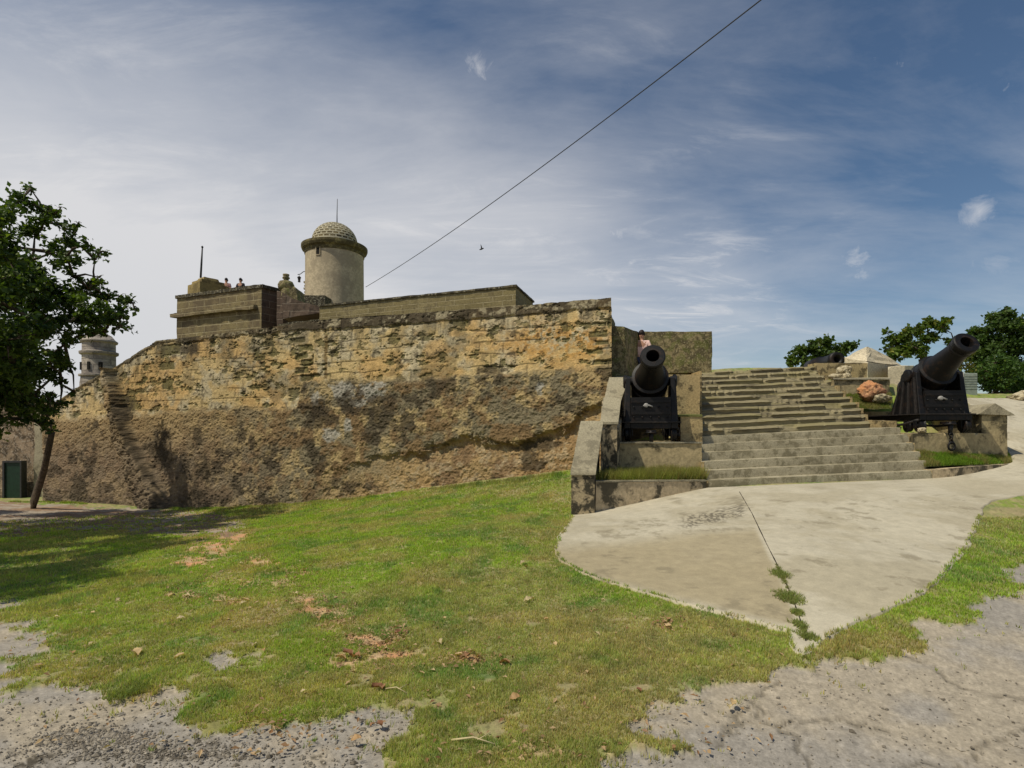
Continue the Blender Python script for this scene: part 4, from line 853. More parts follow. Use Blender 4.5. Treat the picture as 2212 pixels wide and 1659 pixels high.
# gabled side block on the right
a0, a1 = P(2118, 985, 13.45), P(2174, 985, 13.45); zs = P(2150, 893, 13.45).z
block('side_block', raised([(a0.x, 13.42, 0), (a1.x, 13.42, 0), (a1.x + .5, 15.8, 0), (a0.x + .6, 15.8, 0)], .5), [(a0.x, 13.42, zs), (a1.x, 13.42, zs), (a1.x + .5, 15.8, zs), (a0.x + .6, 15.8, zs)], M_PLINTH, plinR, .07, .015, 3, 81)
bm = bmesh.new()
xm = (a0.x + a1.x) / 2 + .02
for yy_, off in ((13.36, 0), (15.9, .55)):
    for (x_, z_) in ((a0.x - .12, zs - .02), (xm - .05, zs + .24), (a1.x + .14, zs - .05)): bm.verts.new((x_ + off, yy_, z_))
bm.verts.ensure_lookup_table(); v = bm.verts
for f in ((0, 2, 1), (3, 4, 5), (0, 1, 4, 3), (1, 2, 5, 4), (2, 0, 3, 5)): bm.faces.new([v[i] for i in f])
bmesh.ops.recalc_face_normals(bm, faces=bm.faces); bmesh.ops.triangulate(bm, faces=bm.faces); bmesh.ops.subdivide_edges(bm, edges=bm.edges, cuts=3, use_grid_fill=True)
co = disp(np.array([x.co for x in bm.verts]), .02, 4, 8)
for vv_, c_ in zip(bm.verts, co): vv_.co = c_
part('gabled_coping', bm, M_CHEEK, plinR)
block('rear_wall', [(9.2, 16.2, 1), (12.5, 16.2, 1), (12.5, 16.6, 1), (9.2, 16.6, 1)], [(9.2, 16.2, 2.2), (12.5, 16.2, 2.2), (12.5, 16.6, 2.2), (9.2, 16.6, 2.2)], M_PLINTH, plinR, .1, .02, 3, 83)
block('stub_wall', [(8.98, 13.5, zr - .4), (9.35, 13.5, zr - .4), (9.45, 15.9, zr - .4), (8.98, 15.9, zr - .4)], [(8.98, 13.5, zr + .30), (9.35, 13.5, zr + .30), (9.45, 15.9, zr + .38), (8.98, 15.9, zr + .38)], M_TAN, plinR, .06, .02, 4, 82)

# ================================================================== CANNONS
def build_cannon(loc, label, el, chain):
    t = thing('cannon', loc, label, 'cannon', 'black iron coastal cannons flanking the stairs', 0, world=False)
    # barrel, modelled along local -Y after rotation; axis built along +Z then turned
    bm = bmesh.new()
    prof = [(.10, -1.02), (.085, -.98), (.055, -.93), (.10, -.90), (.24, -.86), (.36, -.80), (.40, -.70), (.40, -.45), (.395, -.15), (.415, -.13), (.415, -.07), (.38, -.05), (.375, .17), (.40, .19), (.40, .25), (.34, .27), (.29, .45), (.24, .78), (.215, 1.02), (.215, 1.04), (.235, 1.06), (.235, 1.09), (.225, 1.11), (.245, 1.17), (.258, 1.24), (.255, 1.28), (.235, 1.30), (.135, 1.302), (.13, 1.28), (.125, .7)]
    bm_lathe(bm, prof, 48, Matrix.Identity(4), True)
    m = Matrix.Rotation(R(90), 4, 'X'); 
    for v in bm.verts: v.co = m @ v.co               # +Z -> -Y
    barrel = part('barrel', bm, M_IRON, t); barrel.data.set_sharp_from_angle(angle=R(40)); barrel.location = (0, .50, 1.36); barrel.rotation_euler = (-el, 0, 0)
    bm = bmesh.new(); bm_lathe(bm, [(.085, -.56), (.085, .56)], 20, Matrix.Rotation(R(90), 4, 'Y')); tr = part('trunnion', bm, M_IRON, barrel, smooth=True)
    # carriage cheeks
    prof2 = [(.04, .42), (1.18, .42), (1.10, .62), (.86, 1.12), (.78, 1.40), (.66, 1.48), (.60, 1.38), (.50, 1.33), (.40, 1.38), (.34, 1.46), (.22, 1.42), (.16, 1.05)]
    for s in (-1, 1):
        bm = bmesh.new(); x0, x1 = s * .43, s * .52
        fa = [bm.verts.new((x0, y, z)) for y, z in prof2]; fb = [bm.verts.new((x1 + s * (1.48 - z) * .03, y, z)) for y, z in prof2]; n = len(prof2)
        bm.faces.new(fa); bm.faces.new(list(reversed(fb)))
        for k in range(n): bm.faces.new((fa[(k + 1) % n], fa[k], fb[k], fb[(k + 1) % n]))
        bmesh.ops.recalc_face_normals(bm, faces=bm.faces)
        bmesh.ops.bevel(bm, geom=[e_ for e_ in bm.edges], offset=.010, segments=1, affect='EDGES')
        ck = part('carriage_cheek', bm, M_IRON, t)
        for (y0, y1, yt, zt3) in ((.12, .18, .24, 1.30), (.40, .47, .44, 1.22), (.68, .75, .62, 1.22), (.96, 1.03, .80, 1.10)):
            bm = bmesh.new(); xa = s * .525; xb = s * .585; p = [(xa, y0, .45), (xa, y1, .45), (xa, yt + .05, zt3), (xa, yt, zt3)]
            A = [bm.verts.new(q) for q in p]; B = [bm.verts.new((xb if q[2] < 1 else s * .55, q[1], q[2])) for q in p]
            bm.faces.new(A); bm.faces.new(list(reversed(B)))
            for k in range(4): bm.faces.new((A[(k + 1) % 4], A[k], B[k], B[(k + 1) % 4]))
            bmesh.ops.recalc_face_normals(bm, faces=bm.faces); part('cheek_rib', bm, M_IRON2, ck)
        bm = bmesh.new(); bm_lathe(bm, [(.0001, .0), (.13, .0), (.15, .015), (.15, .07), (.12, .09), (.0001, .09)], 20, Matrix.Translation((s * .50, .50, 1.36)) @ Matrix.Rotation(R(90 * s), 4, 'Y')); part('trunnion_cap', bm, M_IRON, ck, smooth=False)
    # front and rear transoms
    bm = bmesh.new(); bm_box(bm, -.43, .43, .07, .13, .44, .98); bm_box(bm, -.43, .43, .04, .075, .60, .66); bm_box(bm, -.43, .43, .04, .075, .86, .92)
    for x_ in (-.36, -.18, 0, .18, .36):
        for z_ in (.54, .76): bm_lathe(bm, [(.022, 0), (.022, .02), (.008, .03)], 8, Matrix.Translation((x_, .07, z_)) @ Matrix.Rotation(R(90), 4, 'X'))
    part('transom', bm, M_IRON, t)
    bm = bmesh.new(); bm_box(bm, -.43, .43, .95, 1.02, .44, .62); part('rear_transom', bm, M_IRON, t)
    bm = bmesh.new(); bm_lathe(bm, [(.03, -.02), (.05, .0), (.05, .05), (.02, .06)], 12, Matrix.Translation((-.10, .06, .80)) @ Matrix.Rotation(R(90), 4, 'X')); bm_tube(bm, [(-.16, .035, .79), (-.05, .02, .80), (.04, .035, .77)], .018, 8); part('elevating_handle', bm, plain('iron highlight', (.30, .29, .27), .5), t)  # handle in a pale colour that paints in a white highlight
    # slide frame
    bm = bmesh.new()
    for s in (-1, 1): bm_box(bm, s * .50 - .07, s * .50 + .07, .0, 2.35, .29, .42)
    bm_box(bm, -.43, .43, .0, .16, .29, .418); bm_box(bm, -.43, .43, 1.1, 1.25, .29, .41); bm_box(bm, -.43, .43, 2.2, 2.35, .29, .41)
    bm_bevel(bm, .008, 1); fr = part('slide_frame', bm, M_IRON, t)
    
    for bb_ in ((-.62, .62, -.05, .19), (-.66, -.52, .2, 2.4), (.52, .66, .2, 2.4)):
        bm = bmesh.new(); bm_box(bm, *bb_, .421, .443); part('frame_plate', bm, M_IRON2, fr)
    for s in (-1, 1):    # sagging struts under the frame
        bm = bmesh.new(); bm_tube(bm, [(s * .57, .05, .30), (s * .58, .6, .20), (s * .58, 1.2, .16), (s * .58, 1.8, .20), (s * .57, 2.3, .30)], .03, 8); part('truss_rod', bm, M_IRON2, fr, smooth=True)
    # trucks (small wheels)
    for s in (-1, 1):
        for y_ in (.14, 2.15):
            bm = bmesh.new(); bm_lathe(bm, [(.03, -.075), (.15, -.07), (.17, -.05), (.15, -.02), (.15, .04), (.13, .05), (.05, .06), (.045, .09), (.0001, .09)], 24, Matrix.Translation((s * .50, y_, .168)) @ Matrix.Rotation(R(90 * s), 4, 'Y'))
            w = part('wheel', bm, M_IRON, t, smooth=False)
            bm = bmesh.new(); bm_box(bm, s * .50 - .11, s * .50 - .085, y_ - .05, y_ + .05, .12, .29); part('wheel_bracket', bm, M_IRON, w); bm = bmesh.new(); bm_box(bm, s * .50 + .095, s * .50 + .12, y_ - .05, y_ + .05, .12, .29); part('wheel_bracket', bm, M_IRON, w)
    # pivot tongue and hanging chain at the front
    bm = bmesh.new(); bm_box(bm, -.10, .10, -.16, .06, .20, .26); bm_tube(bm, [(0, -.12, .24), (0, -.14, .10), (0, -.12, -.05)], [.06, .05, .04], 10); bm_lathe(bm, [(.03, 0), (.13, .01), (.13, .03), (.03, .04)], 16, Matrix.Translation((0, -.10, .18))); part('pivot_tongue', bm, M_IRON, t)
    bm = bmesh.new()
    def torus(c, R0, r0, ax):
        m_ = Matrix.Translation(c) @ Matrix.Rotation(ax, 4, 'Z') @ Matrix.Rotation(R(90), 4, 'X')
        for i in range(14):
            for j in range(6): pass
        rs = [[bm.verts.new(m_ @ Vector(((R0 + r0 * math.cos(2 * math.pi * j / 6)) * math.cos(2 * math.pi * i / 14), (R0 + r0 * math.cos(2 * math.pi * j / 6)) * 1.25 * math.sin(2 * math.pi * i / 14), r0 * math.sin(2 * math.pi * j / 6)))) for j in range(6)] for i in range(14)]
        for i in range(14):
            for j in range(6): bm.faces.new((rs[i][j], rs[(i + 1) % 14][j], rs[(i + 1) % 14][(j + 1) % 6], rs[i][(j + 1) % 6]))
    for k in range(3): torus(Vector((0, -.16, -.05 - k * .075)), .038, .014, R(90 * (k % 2)))
    torus(Vector((0, -.17, -.30)), .07, .024, 0); bmesh.ops.recalc_face_normals(bm, faces=bm.faces); part('chain', bm, M_IRON, t, smooth=True)
    return t
c1 = build_cannon((P(1406, 0, 12.0).x, 12.0, zl + .03), 'black iron cannon on the left plinth, muzzle facing straight out', R(19), 1); c1.rotation_euler = (0, 0, R(-11)); c1.scale = (.99, .99, .99)
c2 = build_cannon((P(2044, 0, 13.12).x, 13.12, zr + .01), 'black iron cannon on the right plinth beside the curved ramp', R(28.5), 1); c2.scale = (1.03, 1.03, 1.03); c2.rotation_euler = (0, 0, R(-4))

# ================================================================== BACKGROUND RIGHT
low = thing('low_wall', (9, 19, 3), 'low tan parapet wall at the top right of the stairs', 'wall')
pxblock('wall_body', 1762, 1873, 784, 822, 18.0, 18.5, M_TAN, low, 90, .1, .02)
w2 = thing('bed_wall', (11, 16.6, 2.4), 'dark stained low wall behind the orange rock', 'wall')
pxblock('wall_body', 1802, 1922, 820, 856, 16.9, 17.5, M_PLINTH, w2, 91, .08, .02)
block('wall_coping', [P(1800, 820, 16.85), P(1924, 820, 16.85), P(1924, 818, 17.55), P(1800, 818, 17.55)], [P(1800, 817.5, 16.85), P(1924, 817.5, 16.85), P(1924, 815.5, 17.55), P(1800, 815.5, 17.55)], M_CHEEK, w2, .08, .008)
bed('terrace_grass', [P(1815, 884, 15.3), P(1925, 884, 15.3), P(1925, 852, 16.9), P(1800, 852, 16.9)], 'short green grass on the terrace around the orange rock', 2600, .6, (.16, .19, .03))
pyr = thing('pale_pyramid_wall', (14, 20, 3), 'cream plastered wall end with a pointed top behind the right cannon', 'wall')
pp = [P(1825, 822, 19.0), P(1874, 822, 18.6), P(1950, 822, 20.5), P(1905, 822, 21.5)]
block('wall_body', pp, [P(1825, 773, 19.0), P(1874, 782, 18.6), P(1950, 792, 20.5), P(1905, 785, 21.5)], M_WHITE, pyr, .12, .02, 2, 92)
bm = bmesh.new(); tb = [P(1825, 773, 19.0), P(1874, 782, 18.6), P(1950, 792, 20.5), P(1905, 785, 21.5)]
apx = [P(1869, 749, 19.2), P(1886, 750, 19.7)]
vs = [bm.verts.new(p) for p in tb]; va = [bm.verts.new(p) for p in apx]
for f in ((vs[0], vs[1], va[0]), (vs[1], vs[2], va[1], va[0]), (vs[2], vs[3], va[1]), (vs[3], vs[0], va[0], va[1])): bm.faces.new(f)
bmesh.ops.recalc_face_normals(bm, faces=bm.faces); bmesh.ops.triangulate(bm, faces=bm.faces); bmesh.ops.subdivide_edges(bm, edges=bm.edges, cuts=4, use_grid_fill=True)
co = disp(np.array([x.co for x in bm.verts]), .10, 1.8, 9)
for vv_, c_ in zip(bm.verts, co): vv_.co = c_
part('pointed_top', bm, M_WHITE, pyr)
block('wall_wing', [P(1918, 850, 18.2), P(1955, 850, 18.2), P(1975, 850, 20), P(1935, 850, 20)], [P(1918, 793, 18.2), P(1955, 790, 18.2), P(1975, 790, 20), P(1935, 790, 20)], M_WHITE, pyr, .12, .02, 2, 93)
# third cannon barrel lying behind the low wall
gun = thing('cannon_barrel', tuple(P(1795, 782, 20.5)), 'dark old cannon barrel resting behind the low tan wall', 'cannon')
bm = bmesh.new(); a = P(1752, 796, 22.5); b = P(1809, 776, 20.4); d = (b - a).normalized(); rotm = Matrix.Translation(a) @ d.to_track_quat('Z', 'Y').to_matrix().to_4x4(); L = (b - a).length
bm_lathe(bm, [(.10, -.1), (.33, .05), (.33, L * .4), (.28, L * .42), (.24, L * .86), (.29, L * .92), (.27, L), (.13, L + .003), (.12, L - .4)], 28, rotm); part('barrel', bm, M_IRON, gun, smooth=True)
bm = bmesh.new(); bm_box(bm, b.x - .35, b.x + .2, 20.9, 21.3, 3.0, b.z - .1); part('cradle', bm, M_IRON, gun)

# rocks
def rock(name, c, r, mat, label, seed, group=None, sq_=(1, 1, .8)):
    bm = bmesh.new(); bmesh.ops.create_icosphere(bm, subdivisions=5, radius=1)
    V = np.array([v.co for v in bm.verts]); n = fbm(V[:, 0] * 1.6 + seed, V[:, 1] * 1.6, V[:, 2] * 1.6, 5, .62, seed); rd = .55 + .9 * n
    V = V * rd[:, None] * np.array(sq_) * r
    for v, q in zip(bm.verts, V): v.co = q
    me = bpy.data.meshes.new(name); bm.to_mesh(me); bm.free(); me.polygons.foreach_set('use_smooth', np.full(len(me.polygons), True, bool))
    o = link(name, me, mat); o.location = c; props(o, label, 'rock', group); return o
rock('coral_rock', P(1880, 846, 15.9), .36, M_ORANGE, 'jagged orange coral rock on the terrace left of the right cannon', 3, sq_=(1, .8, .78))
rock('coral_rock', P(1905, 860, 15.7), .20, M_PROCK, 'pale flat rock lying right beside the orange rock', 5, sq_=(1.3, .8, .6))
rock('pale_rock', P(1822, 802, 17.4), .21, M_PROCK, 'upper whitish round rock on the wall at the stair head', 7)
rock('pale_rock', P(1806, 814, 17.3), .17, M_PROCK, 'low whitish rock lying left of the round one by the stair head', 9, sq_=(1.5, .8, .6))
rock('pale_rock', P(1829, 814, 17.2), .13, M_PROCK, 'small whitish rock under the round one near the stair head', 10)
rock('boulder', P(2214, 860, 19.0), .36, M_PROCK, 'pale boulder beside the ramp at the right edge', 12, sq_=(1.3, 1, .6))
rock('loose_stone', P(1988, 932, 13.1) + Vector((0, -.05, .02)), .09, M_PROCK, 'yellowish stone on the plinth edge under the right cannon', 14)
# grey green cabinet
cab = thing('utility_cabinet', tuple(P(2092, 848, 20)), 'grey green box with a pale left edge behind the right cannon', 'cabinet')
bm = bmesh.new(); bx0, bx1 = P(2081, 0, 20).x, P(2112, 0, 20).x; bm_box(bm, bx0, bx1, 20, 20.7, 2.9, P(0, 806, 20).z); bm_bevel(bm, .015, 1)
part('cabinet_body', bm, M_GREYB, cab)
bm = bmesh.new()
for k in range(6): bm_box(bm, bx0 + .04, bx1 - .04, 19.985, 19.999, 3.15 + k * .09, 3.19 + k * .09)
part('louvre', bm, M_GREYB, cab)
bm = bmesh.new(); bm_box(bm, bx0 - .14, bx0 - .004, 19.97, 20.6, 2.9, P(0, 804, 20).z); part('cabinet_edge', bm, M_PALE, cab)

# ================================================================== TREES
def build_tree(name, label, base, clusters, leaf, dens, cols, seed, group=None, limb=.05, trunk_r=.16, via=None, flat=.8, droop=0.0):
    """clusters: (Vector centre, radius). Leaves are folded diamonds spread in shells of each cluster, on twigs."""
    rg = np.random.default_rng(seed); base = Vector(base)
    t = thing(name, tuple(base), label, 'tree', group)
    bm = bmesh.new(); cen = sum((c for c, r in clusters), Vector()) / len(clusters)
    fork = via if via is not None else base.lerp(cen, .45)
    bm_tube(bm, [base - Vector((0, 0, .3)), base + (fork - base) * .12 + Vector((0, 0, .1)), base.lerp(fork, .55) + Vector((.05, .0, 0)), fork], [trunk_r * 1.6, trunk_r * 1.1, trunk_r * .9, trunk_r * .8], 12)
    hubs = [fork]
    order = sorted(clusters, key=lambda cr: (cr[0] - fork).length)
    for c, r in order:
        h = min(hubs, key=lambda q: (q - c).length + .25 * (q - fork).length); L = (c - h).length
        mid = h.lerp(c, .5) + Vector((rg.normal(0, .08 * L), rg.normal(0, .08 * L), rg.normal(0, .05 * L) + .06 * L)); r0 = max(.012, min(trunk_r * .5, limb * (.35 + r)))
        bm_tube(bm, [h, mid, c], [r0, r0 * .75, r0 * .4], 6); hubs.append(c)
        for k in range(5):
            d = Vector(rg.normal(0, 1, 3)).normalized() * r * .8; bm_tube(bm, [c.lerp(mid, .2 * k / 5), c + d * .5 + Vector((0, 0, .03)), c + d], [r0 * .35, r0 * .25, r0 * .1], 4)
    part('trunk', bm, M_BARK, t, smooth=True)
    Pn = []; Cn = []
    for c, r in clusters:
        n = int(dens * r * r * (1 + .3 * r)); nb = max(3, int(7 * r / .5))
        bc = rg.normal(0, 1, (nb, 3)); bc /= np.linalg.norm(bc, axis=1)[:, None]; bc = bc * r * rg.uniform(.25, .95, (nb, 1)) * np.array([1, 1, flat])
        pick = rg.integers(0, nb, n); p = bc[pick] + rg.normal(0, .17 * r + .025, (n, 3)) * np.array([1, 1, .8])
        p = p + np.array(c); Pn.append(p)
        tone = rg.random(nb)[pick]; base_c = cmix(np.array(cols[0]), np.array(cols[1]), tone); base_c = cmix(base_c, np.array(cols[2]), (rg.random(n) < .07).astype(float)); Cn.append(base_c)
    Pn = np.concatenate(Pn); Cn = np.concatenate(Cn); n = len(Pn)
    nrm = rg.normal(0, 1, (n, 3)) + np.array([0, 0, .9]); nrm /= np.linalg.norm(nrm, axis=1)[:, None]
    ax = np.cross(nrm, rg.normal(0, 1, (n, 3))); ax /= np.linalg.norm(ax, axis=1)[:, None]; sd_ = np.cross(nrm, ax)
    L = (leaf * rg.uniform(.65, 1.3, n))[:, None]; wv = L * .36
    a = Pn; tip = Pn + ax * L - nrm * L * .12; m1 = Pn + ax * L * .45 + sd_ * wv + nrm * L * .08; m2 = Pn + ax * L * .45 - sd_ * wv + nrm * L * .08
    V = np.stack([a, m1, tip, m2], 1).reshape(-1, 3); k = np.arange(n)[:, None] * 4
    Fq = np.concatenate([k + np.array([[0, 1, 2]]), k + np.array([[0, 2, 3]])]); C = np.repeat(Cn * rg.uniform(.7, 1.3, (n, 1)), 4, 0)
    part('crown', new_mesh('crown', V, Fq, C, smooth=False), M_LEAF, t)
    return t
cl = []
spec = [(-150, 520, 90), (-60, 470, 62), (0, 455, 45), (45, 432, 30), (66, 408, 15), (95, 452, 24), (116, 462, 13), (130, 449, 6), (15, 530, 50), (75, 510, 28), (150, 497, 20), (168, 482, 9), (150, 520, 24), (118, 545, 32), (60, 590, 50), (188, 530, 17), (213, 545, 14), (231, 546, 8), (205, 560, 9),
        (0, 640, 70), (95, 620, 42), (158, 598, 17), (160, 640, 34), (205, 612, 14), (222, 640, 26), (258, 640, 18), (282, 652, 13), (290, 668, 10), (262, 672, 19), (284, 712, 8), (262, 704, 9), (238, 696, 14), (205, 706, 14), (245, 716, 5),
        (40, 730, 62), (115, 705, 42), (168, 682, 36), (155, 735, 20), (-50, 790, 80), (50, 800, 48), (105, 790, 34), (132, 825, 18), (160, 846, 9), (108, 860, 20), (113, 890, 13), (112, 915, 10), (20, 850, 36), (-60, 880, 45), (-200, 700, 120), (-220, 850, 90), (75, 850, 22), (40, 860, 45), (0, 830, 60), (-20, 910, 45), (45, 905, 28), (85, 885, 26), (90, 915, 20), (112, 930, 9), (130, 870, 16), (135, 790, 22), (20, 770, 60), (70, 660, 40), (30, 600, 45), (120, 760, 30), (150, 790, 10), (198, 698, 26), (225, 688, 24), (180, 716, 20), (246, 690, 20), (190, 660, 34), (225, 718, 12), (205, 722, 12), (228, 665, 26), (190, 622, 24), (215, 600, 14), (140, 640, 40), (140, 560, 28), (262, 686, 16), (95, 480, 26)]
rr_ = random.Random(4)
for px, py, r in spec:
    D = 14.0 + rr_.uniform(-1.0, 1.0); cl.append((P(px, py, D), r / F * D))
    if r > 40:
        for dD in (-2.2, 2.4): cl.append((P(px - 25, py + rr_.uniform(-15, 15), D + dD), r / F * D * .9))
# the part of the crown outside the frame, which throws the shadow on the ground
for (x, y, z, r) in ((-12.6, 10.5, 4.6, 1.3), (-12.0, 9.0, 4.2, 1.0), (-13.5, 8.8, 5.2, 1.3), (-14.5, 11, 5.5, 1.6), (-11.2, 11.2, 3.6, .8), (-15.5, 13, 6, 1.8), (-11.4, 8.0, 3.6, .6), (-13, 7.2, 4.2, 1.0), (-10.6, 9.6, 3.9, .7), (-14.6, 8, 4.6, 1.3), (-10.2, 8.4, 3.5, .5), (-11.6, 12.0, 3.3, .9), (-9.4, 6.9, 3.9, .75), (-10.2, 6.2, 4.4, .9), (-9.9, 7.7, 4.6, .8), (-11, 5.8, 4.6, 1.0), (-11.5, 7.0, 5.0, 1.0), (-9.0, 6.0, 3.6, .55), (-9.3, 8.4, 5.0, .6), (-10.6, 8.9, 5.2, .8), (-12.5, 6.0, 4.5, 1.1), (-10.0, 5.2, 4.0, .8), (-8.5, 6.6, 3.4, .4), (-8.8, 5.0, 3.8, .7), (-9.6, 4.4, 4.3, .9), (-8.2, 4.2, 3.5, .5), (-10.6, 4.2, 4.8, 1.0), (-9.2, 3.6, 4.2, .6), (-8.0, 5.6, 3.6, .45), (-9.0, 5.8, 4.8, .7), (-11.8, 4.8, 5.0, 1.0)): cl.append((Vector((x, y, z)), r))
gb = G(150, 1088)
build_tree('broadleaf_tree', 'large dark green broadleaf tree overhanging the path at the left edge', (gb.x - .1, 19.6, -1.25), cl, .125, 1350, ((.034, .062, .014), (.085, .13, .02), (.15, .20, .02)), 5, limb=.06, trunk_r=.11, via=P(112, 935, 18.2))
GR = 'trees on the terrace behind the stairs'
def pxcl(lst, D, sp=.6, dup=2):
    out = []
    for px, py, r in lst:
        for k in range(dup): d = D + rr_.uniform(-sp, sp) * (r / F * D + .3); out.append((P(px, py, d), r / F * D))
    return out
build_tree('small_tree', 'low rounded green tree behind the top of the stairs', P(1778, 800, 27), pxcl([(1715, 776, 13), (1735, 760, 18), (1760, 745, 16), (1785, 742, 17), (1805, 760, 20), (1830, 752, 14), (1848, 748, 9), (1770, 768, 20), (1740, 780, 14), (1800, 778, 18), (1712, 786, 8)], 27), .20, 900, ((.040, .075, .014), (.080, .125, .022), (.15, .18, .03)), 21, GR, limb=.05, trunk_r=.12)
build_tree('small_tree', 'open crowned green tree left of the right cannon muzzle', P(1990, 812, 23), pxcl([(1925, 755, 14), (1935, 735, 16), (1955, 722, 16), (1980, 712, 16), (2005, 700, 14), (2030, 698, 13), (2045, 692, 7), (1915, 718, 5), (1945, 760, 18), (1970, 745, 20), (2005, 730, 17), (2040, 712, 8), (1930, 772, 11), (1990, 760, 14), (2060, 735, 12), (2078, 752, 10)], 23), .19, 950, ((.045, .085, .012), (.105, .15, .02), (.18, .19, .03)), 22, GR, limb=.05, trunk_r=.11)
build_tree('dense_tree', 'dense dark green bushy tree at the right edge', P(2175, 845, 25), pxcl([(2110, 735, 18), (2125, 715, 22), (2150, 695, 22), (2172, 682, 14), (2172, 668, 6), (2185, 705, 26), (2212, 700, 28), (2100, 770, 20), (2130, 760, 28), (2165, 745, 34), (2205, 745, 38), (2250, 730, 50), (2120, 795, 22), (2150, 800, 36), (2190, 805, 36), (2230, 800, 36), (2145, 832, 18), (2175, 835, 20), (2210, 838, 18), (2117, 815, 14)], 25), .17, 1300, ((.032, .068, .014), (.070, .115, .02), (.10, .13, .02)), 23, GR, limb=.05, trunk_r=.16)
build_tree('dense_tree', 'lighter green rounded shrub in front of the dense tree on the right', P(2150, 852, 23), pxcl([(2125, 800, 20), (2150, 785, 24), (2180, 800, 26), (2135, 825, 20), (2165, 828, 22), (2200, 830, 22)], 22.6, .4), .12, 1100, ((.040, .085, .018), (.065, .12, .022), (.10, .15, .02)), 24, GR, limb=.04, trunk_r=.09)
build_tree('small_tree', 'slim yellowish tree between the right cannon and the cabinet', P(2082, 838, 22.5), pxcl([(2072, 775, 12), (2085, 790, 12), (2090, 765, 12), (2072, 795, 7), (2098, 790, 9)], 22.5), .14, 620, ((.085, .11, .02), (.15, .15, .035), (.22, .20, .05)), 25, GR, limb=.03, trunk_r=.07)

# ================================================================== PEOPLE
def person(loc, rz, label, shirt, joints, trousers=(.03, .035, .06), hair=(.012, .01, .01), scale=1.0):
    t = thing('person', loc, label, 'person', rz=rz, world=False); t.scale = (scale,) * 3
    def skin(name, pts, edges, rad, mat, parent, root=0):
        me = bpy.data.meshes.new(name); me.from_pydata([Vector(p) for p in pts], edges, []); o = bpy.data.objects.new(name, me); COL.objects.link(o); o.parent = parent
        m = o.modifiers.new('skin', 'SKIN'); m.use_smooth_shade = True
        for i, r_ in enumerate(rad): me.skin_vertices[0].data[i].radius = (r_, r_ * .85); 
        me.skin_vertices[0].data[root].use_root = True
        s = o.modifiers.new('sub', 'SUBSURF'); s.levels = 2; s.render_levels = 2; me.materials.append(mat); return o
    J = joints
    names = ['pelvis', 'waist', 'chest', 'neck', 'head', 'crown', 'lsh', 'lel', 'lwr', 'lhd', 'rsh', 'rel', 'rwr', 'rhd', 'lhip', 'lkn', 'lan', 'lft', 'rhip', 'rkn', 'ran', 'rft']
    rad = [.14, .12, .135, .052, .088, .07, .062, .045, .030, .036, .062, .045, .030, .036, .095, .06, .042, .035, .095, .06, .042, .035]
    ed = [('pelvis', 'waist'), ('waist', 'chest'), ('chest', 'neck'), ('neck', 'head'), ('head', 'crown'), ('chest', 'lsh'), ('lsh', 'lel'), ('lel', 'lwr'), ('lwr', 'lhd'), ('chest', 'rsh'), ('rsh', 'rel'), ('rel', 'rwr'), ('rwr', 'rhd'), ('pelvis', 'lhip'), ('lhip', 'lkn'), ('lkn', 'lan'), ('lan', 'lft'), ('pelvis', 'rhip'), ('rhip', 'rkn'), ('rkn', 'ran'), ('ran', 'rft')]
    ix = {n: i for i, n in enumerate(names)}
    body = skin('body', [J[n] for n in names], [(ix[a], ix[b]) for a, b in ed], rad, M_SKIN, t)
    sn = ['waist', 'pelvis', 'chest', 'lsh', 'lel', 'rsh', 'rel']; sr = [.142, .155, .155, .078, .062, .078, .062]; si = {n: i for i, n in enumerate(sn)}
    def half(a, b, f=.85): return tuple(Vector(J[a]).lerp(Vector(J[b]), f))
    sn.append('neck'); sr.append(.075)
    sp = [J['waist'], J['pelvis'], tuple(Vector(J['chest']) + Vector((0, 0, .035))), J['lsh'], half('lsh', 'lel'), J['rsh'], half('rsh', 'rel'), tuple(Vector(J['neck']) - Vector((0, 0, .035)))]
    skin('shirt', sp, [(0, 1), (0, 2), (2, 3), (3, 4), (2, 5), (5, 6), (2, 7)], sr, plain('shirt cloth', shirt, .9, var=.2), t)
    tn = ['pelvis', 'lhip', 'lkn', 'lan', 'rhip', 'rkn', 'ran']; skin('trousers', [J[n] for n in tn], [(0, 1), (1, 2), (2, 3), (0, 4), (4, 5), (5, 6)], [.16, .115, .078, .06, .115, .078, .06], plain('trouser cloth', trousers, .9), t)
    bm = bmesh.new(); bmesh.ops.create_icosphere(bm, subdivisions=3, radius=1)
    hc = Vector(J['head']).lerp(Vector(J['crown']), .55)
    for v in bm.verts:
        c = v.co; k = 1.0 + .04 * math.sin(c.x * 9 + c.z * 7); v.co = hc + Vector((c.x * .095 * k, c.y * .115 * k + .022, c.z * .105 + .022 + (.0 if c.y > -.2 else .03)))
    part('hair', bm, plain('hair', hair, .6), t, smooth=True)
    # face: eyes, nose, mouth on the front (-Y) side
    hd = Vector(J['head'])
    for s in (-1, 1):
        bm = bmesh.new(); bm_lathe(bm, [(.0001, -.008), (.012, -.004), (.012, .004), (.0001, .008)], 8, Matrix.Translation(hd + Vector((s * .032, -.083, .035))) @ Matrix.Rotation(R(90), 4, 'X')); part('eye', bm, M_HAIR, t)
    bm = bmesh.new(); bm_tube(bm, [hd + Vector((0, -.082, .03)), hd + Vector((0, -.105, .0)), hd + Vector((0, -.085, -.008))], [.008, .014, .008], 6); part('nose', bm, M_SKIN, t)
    return t
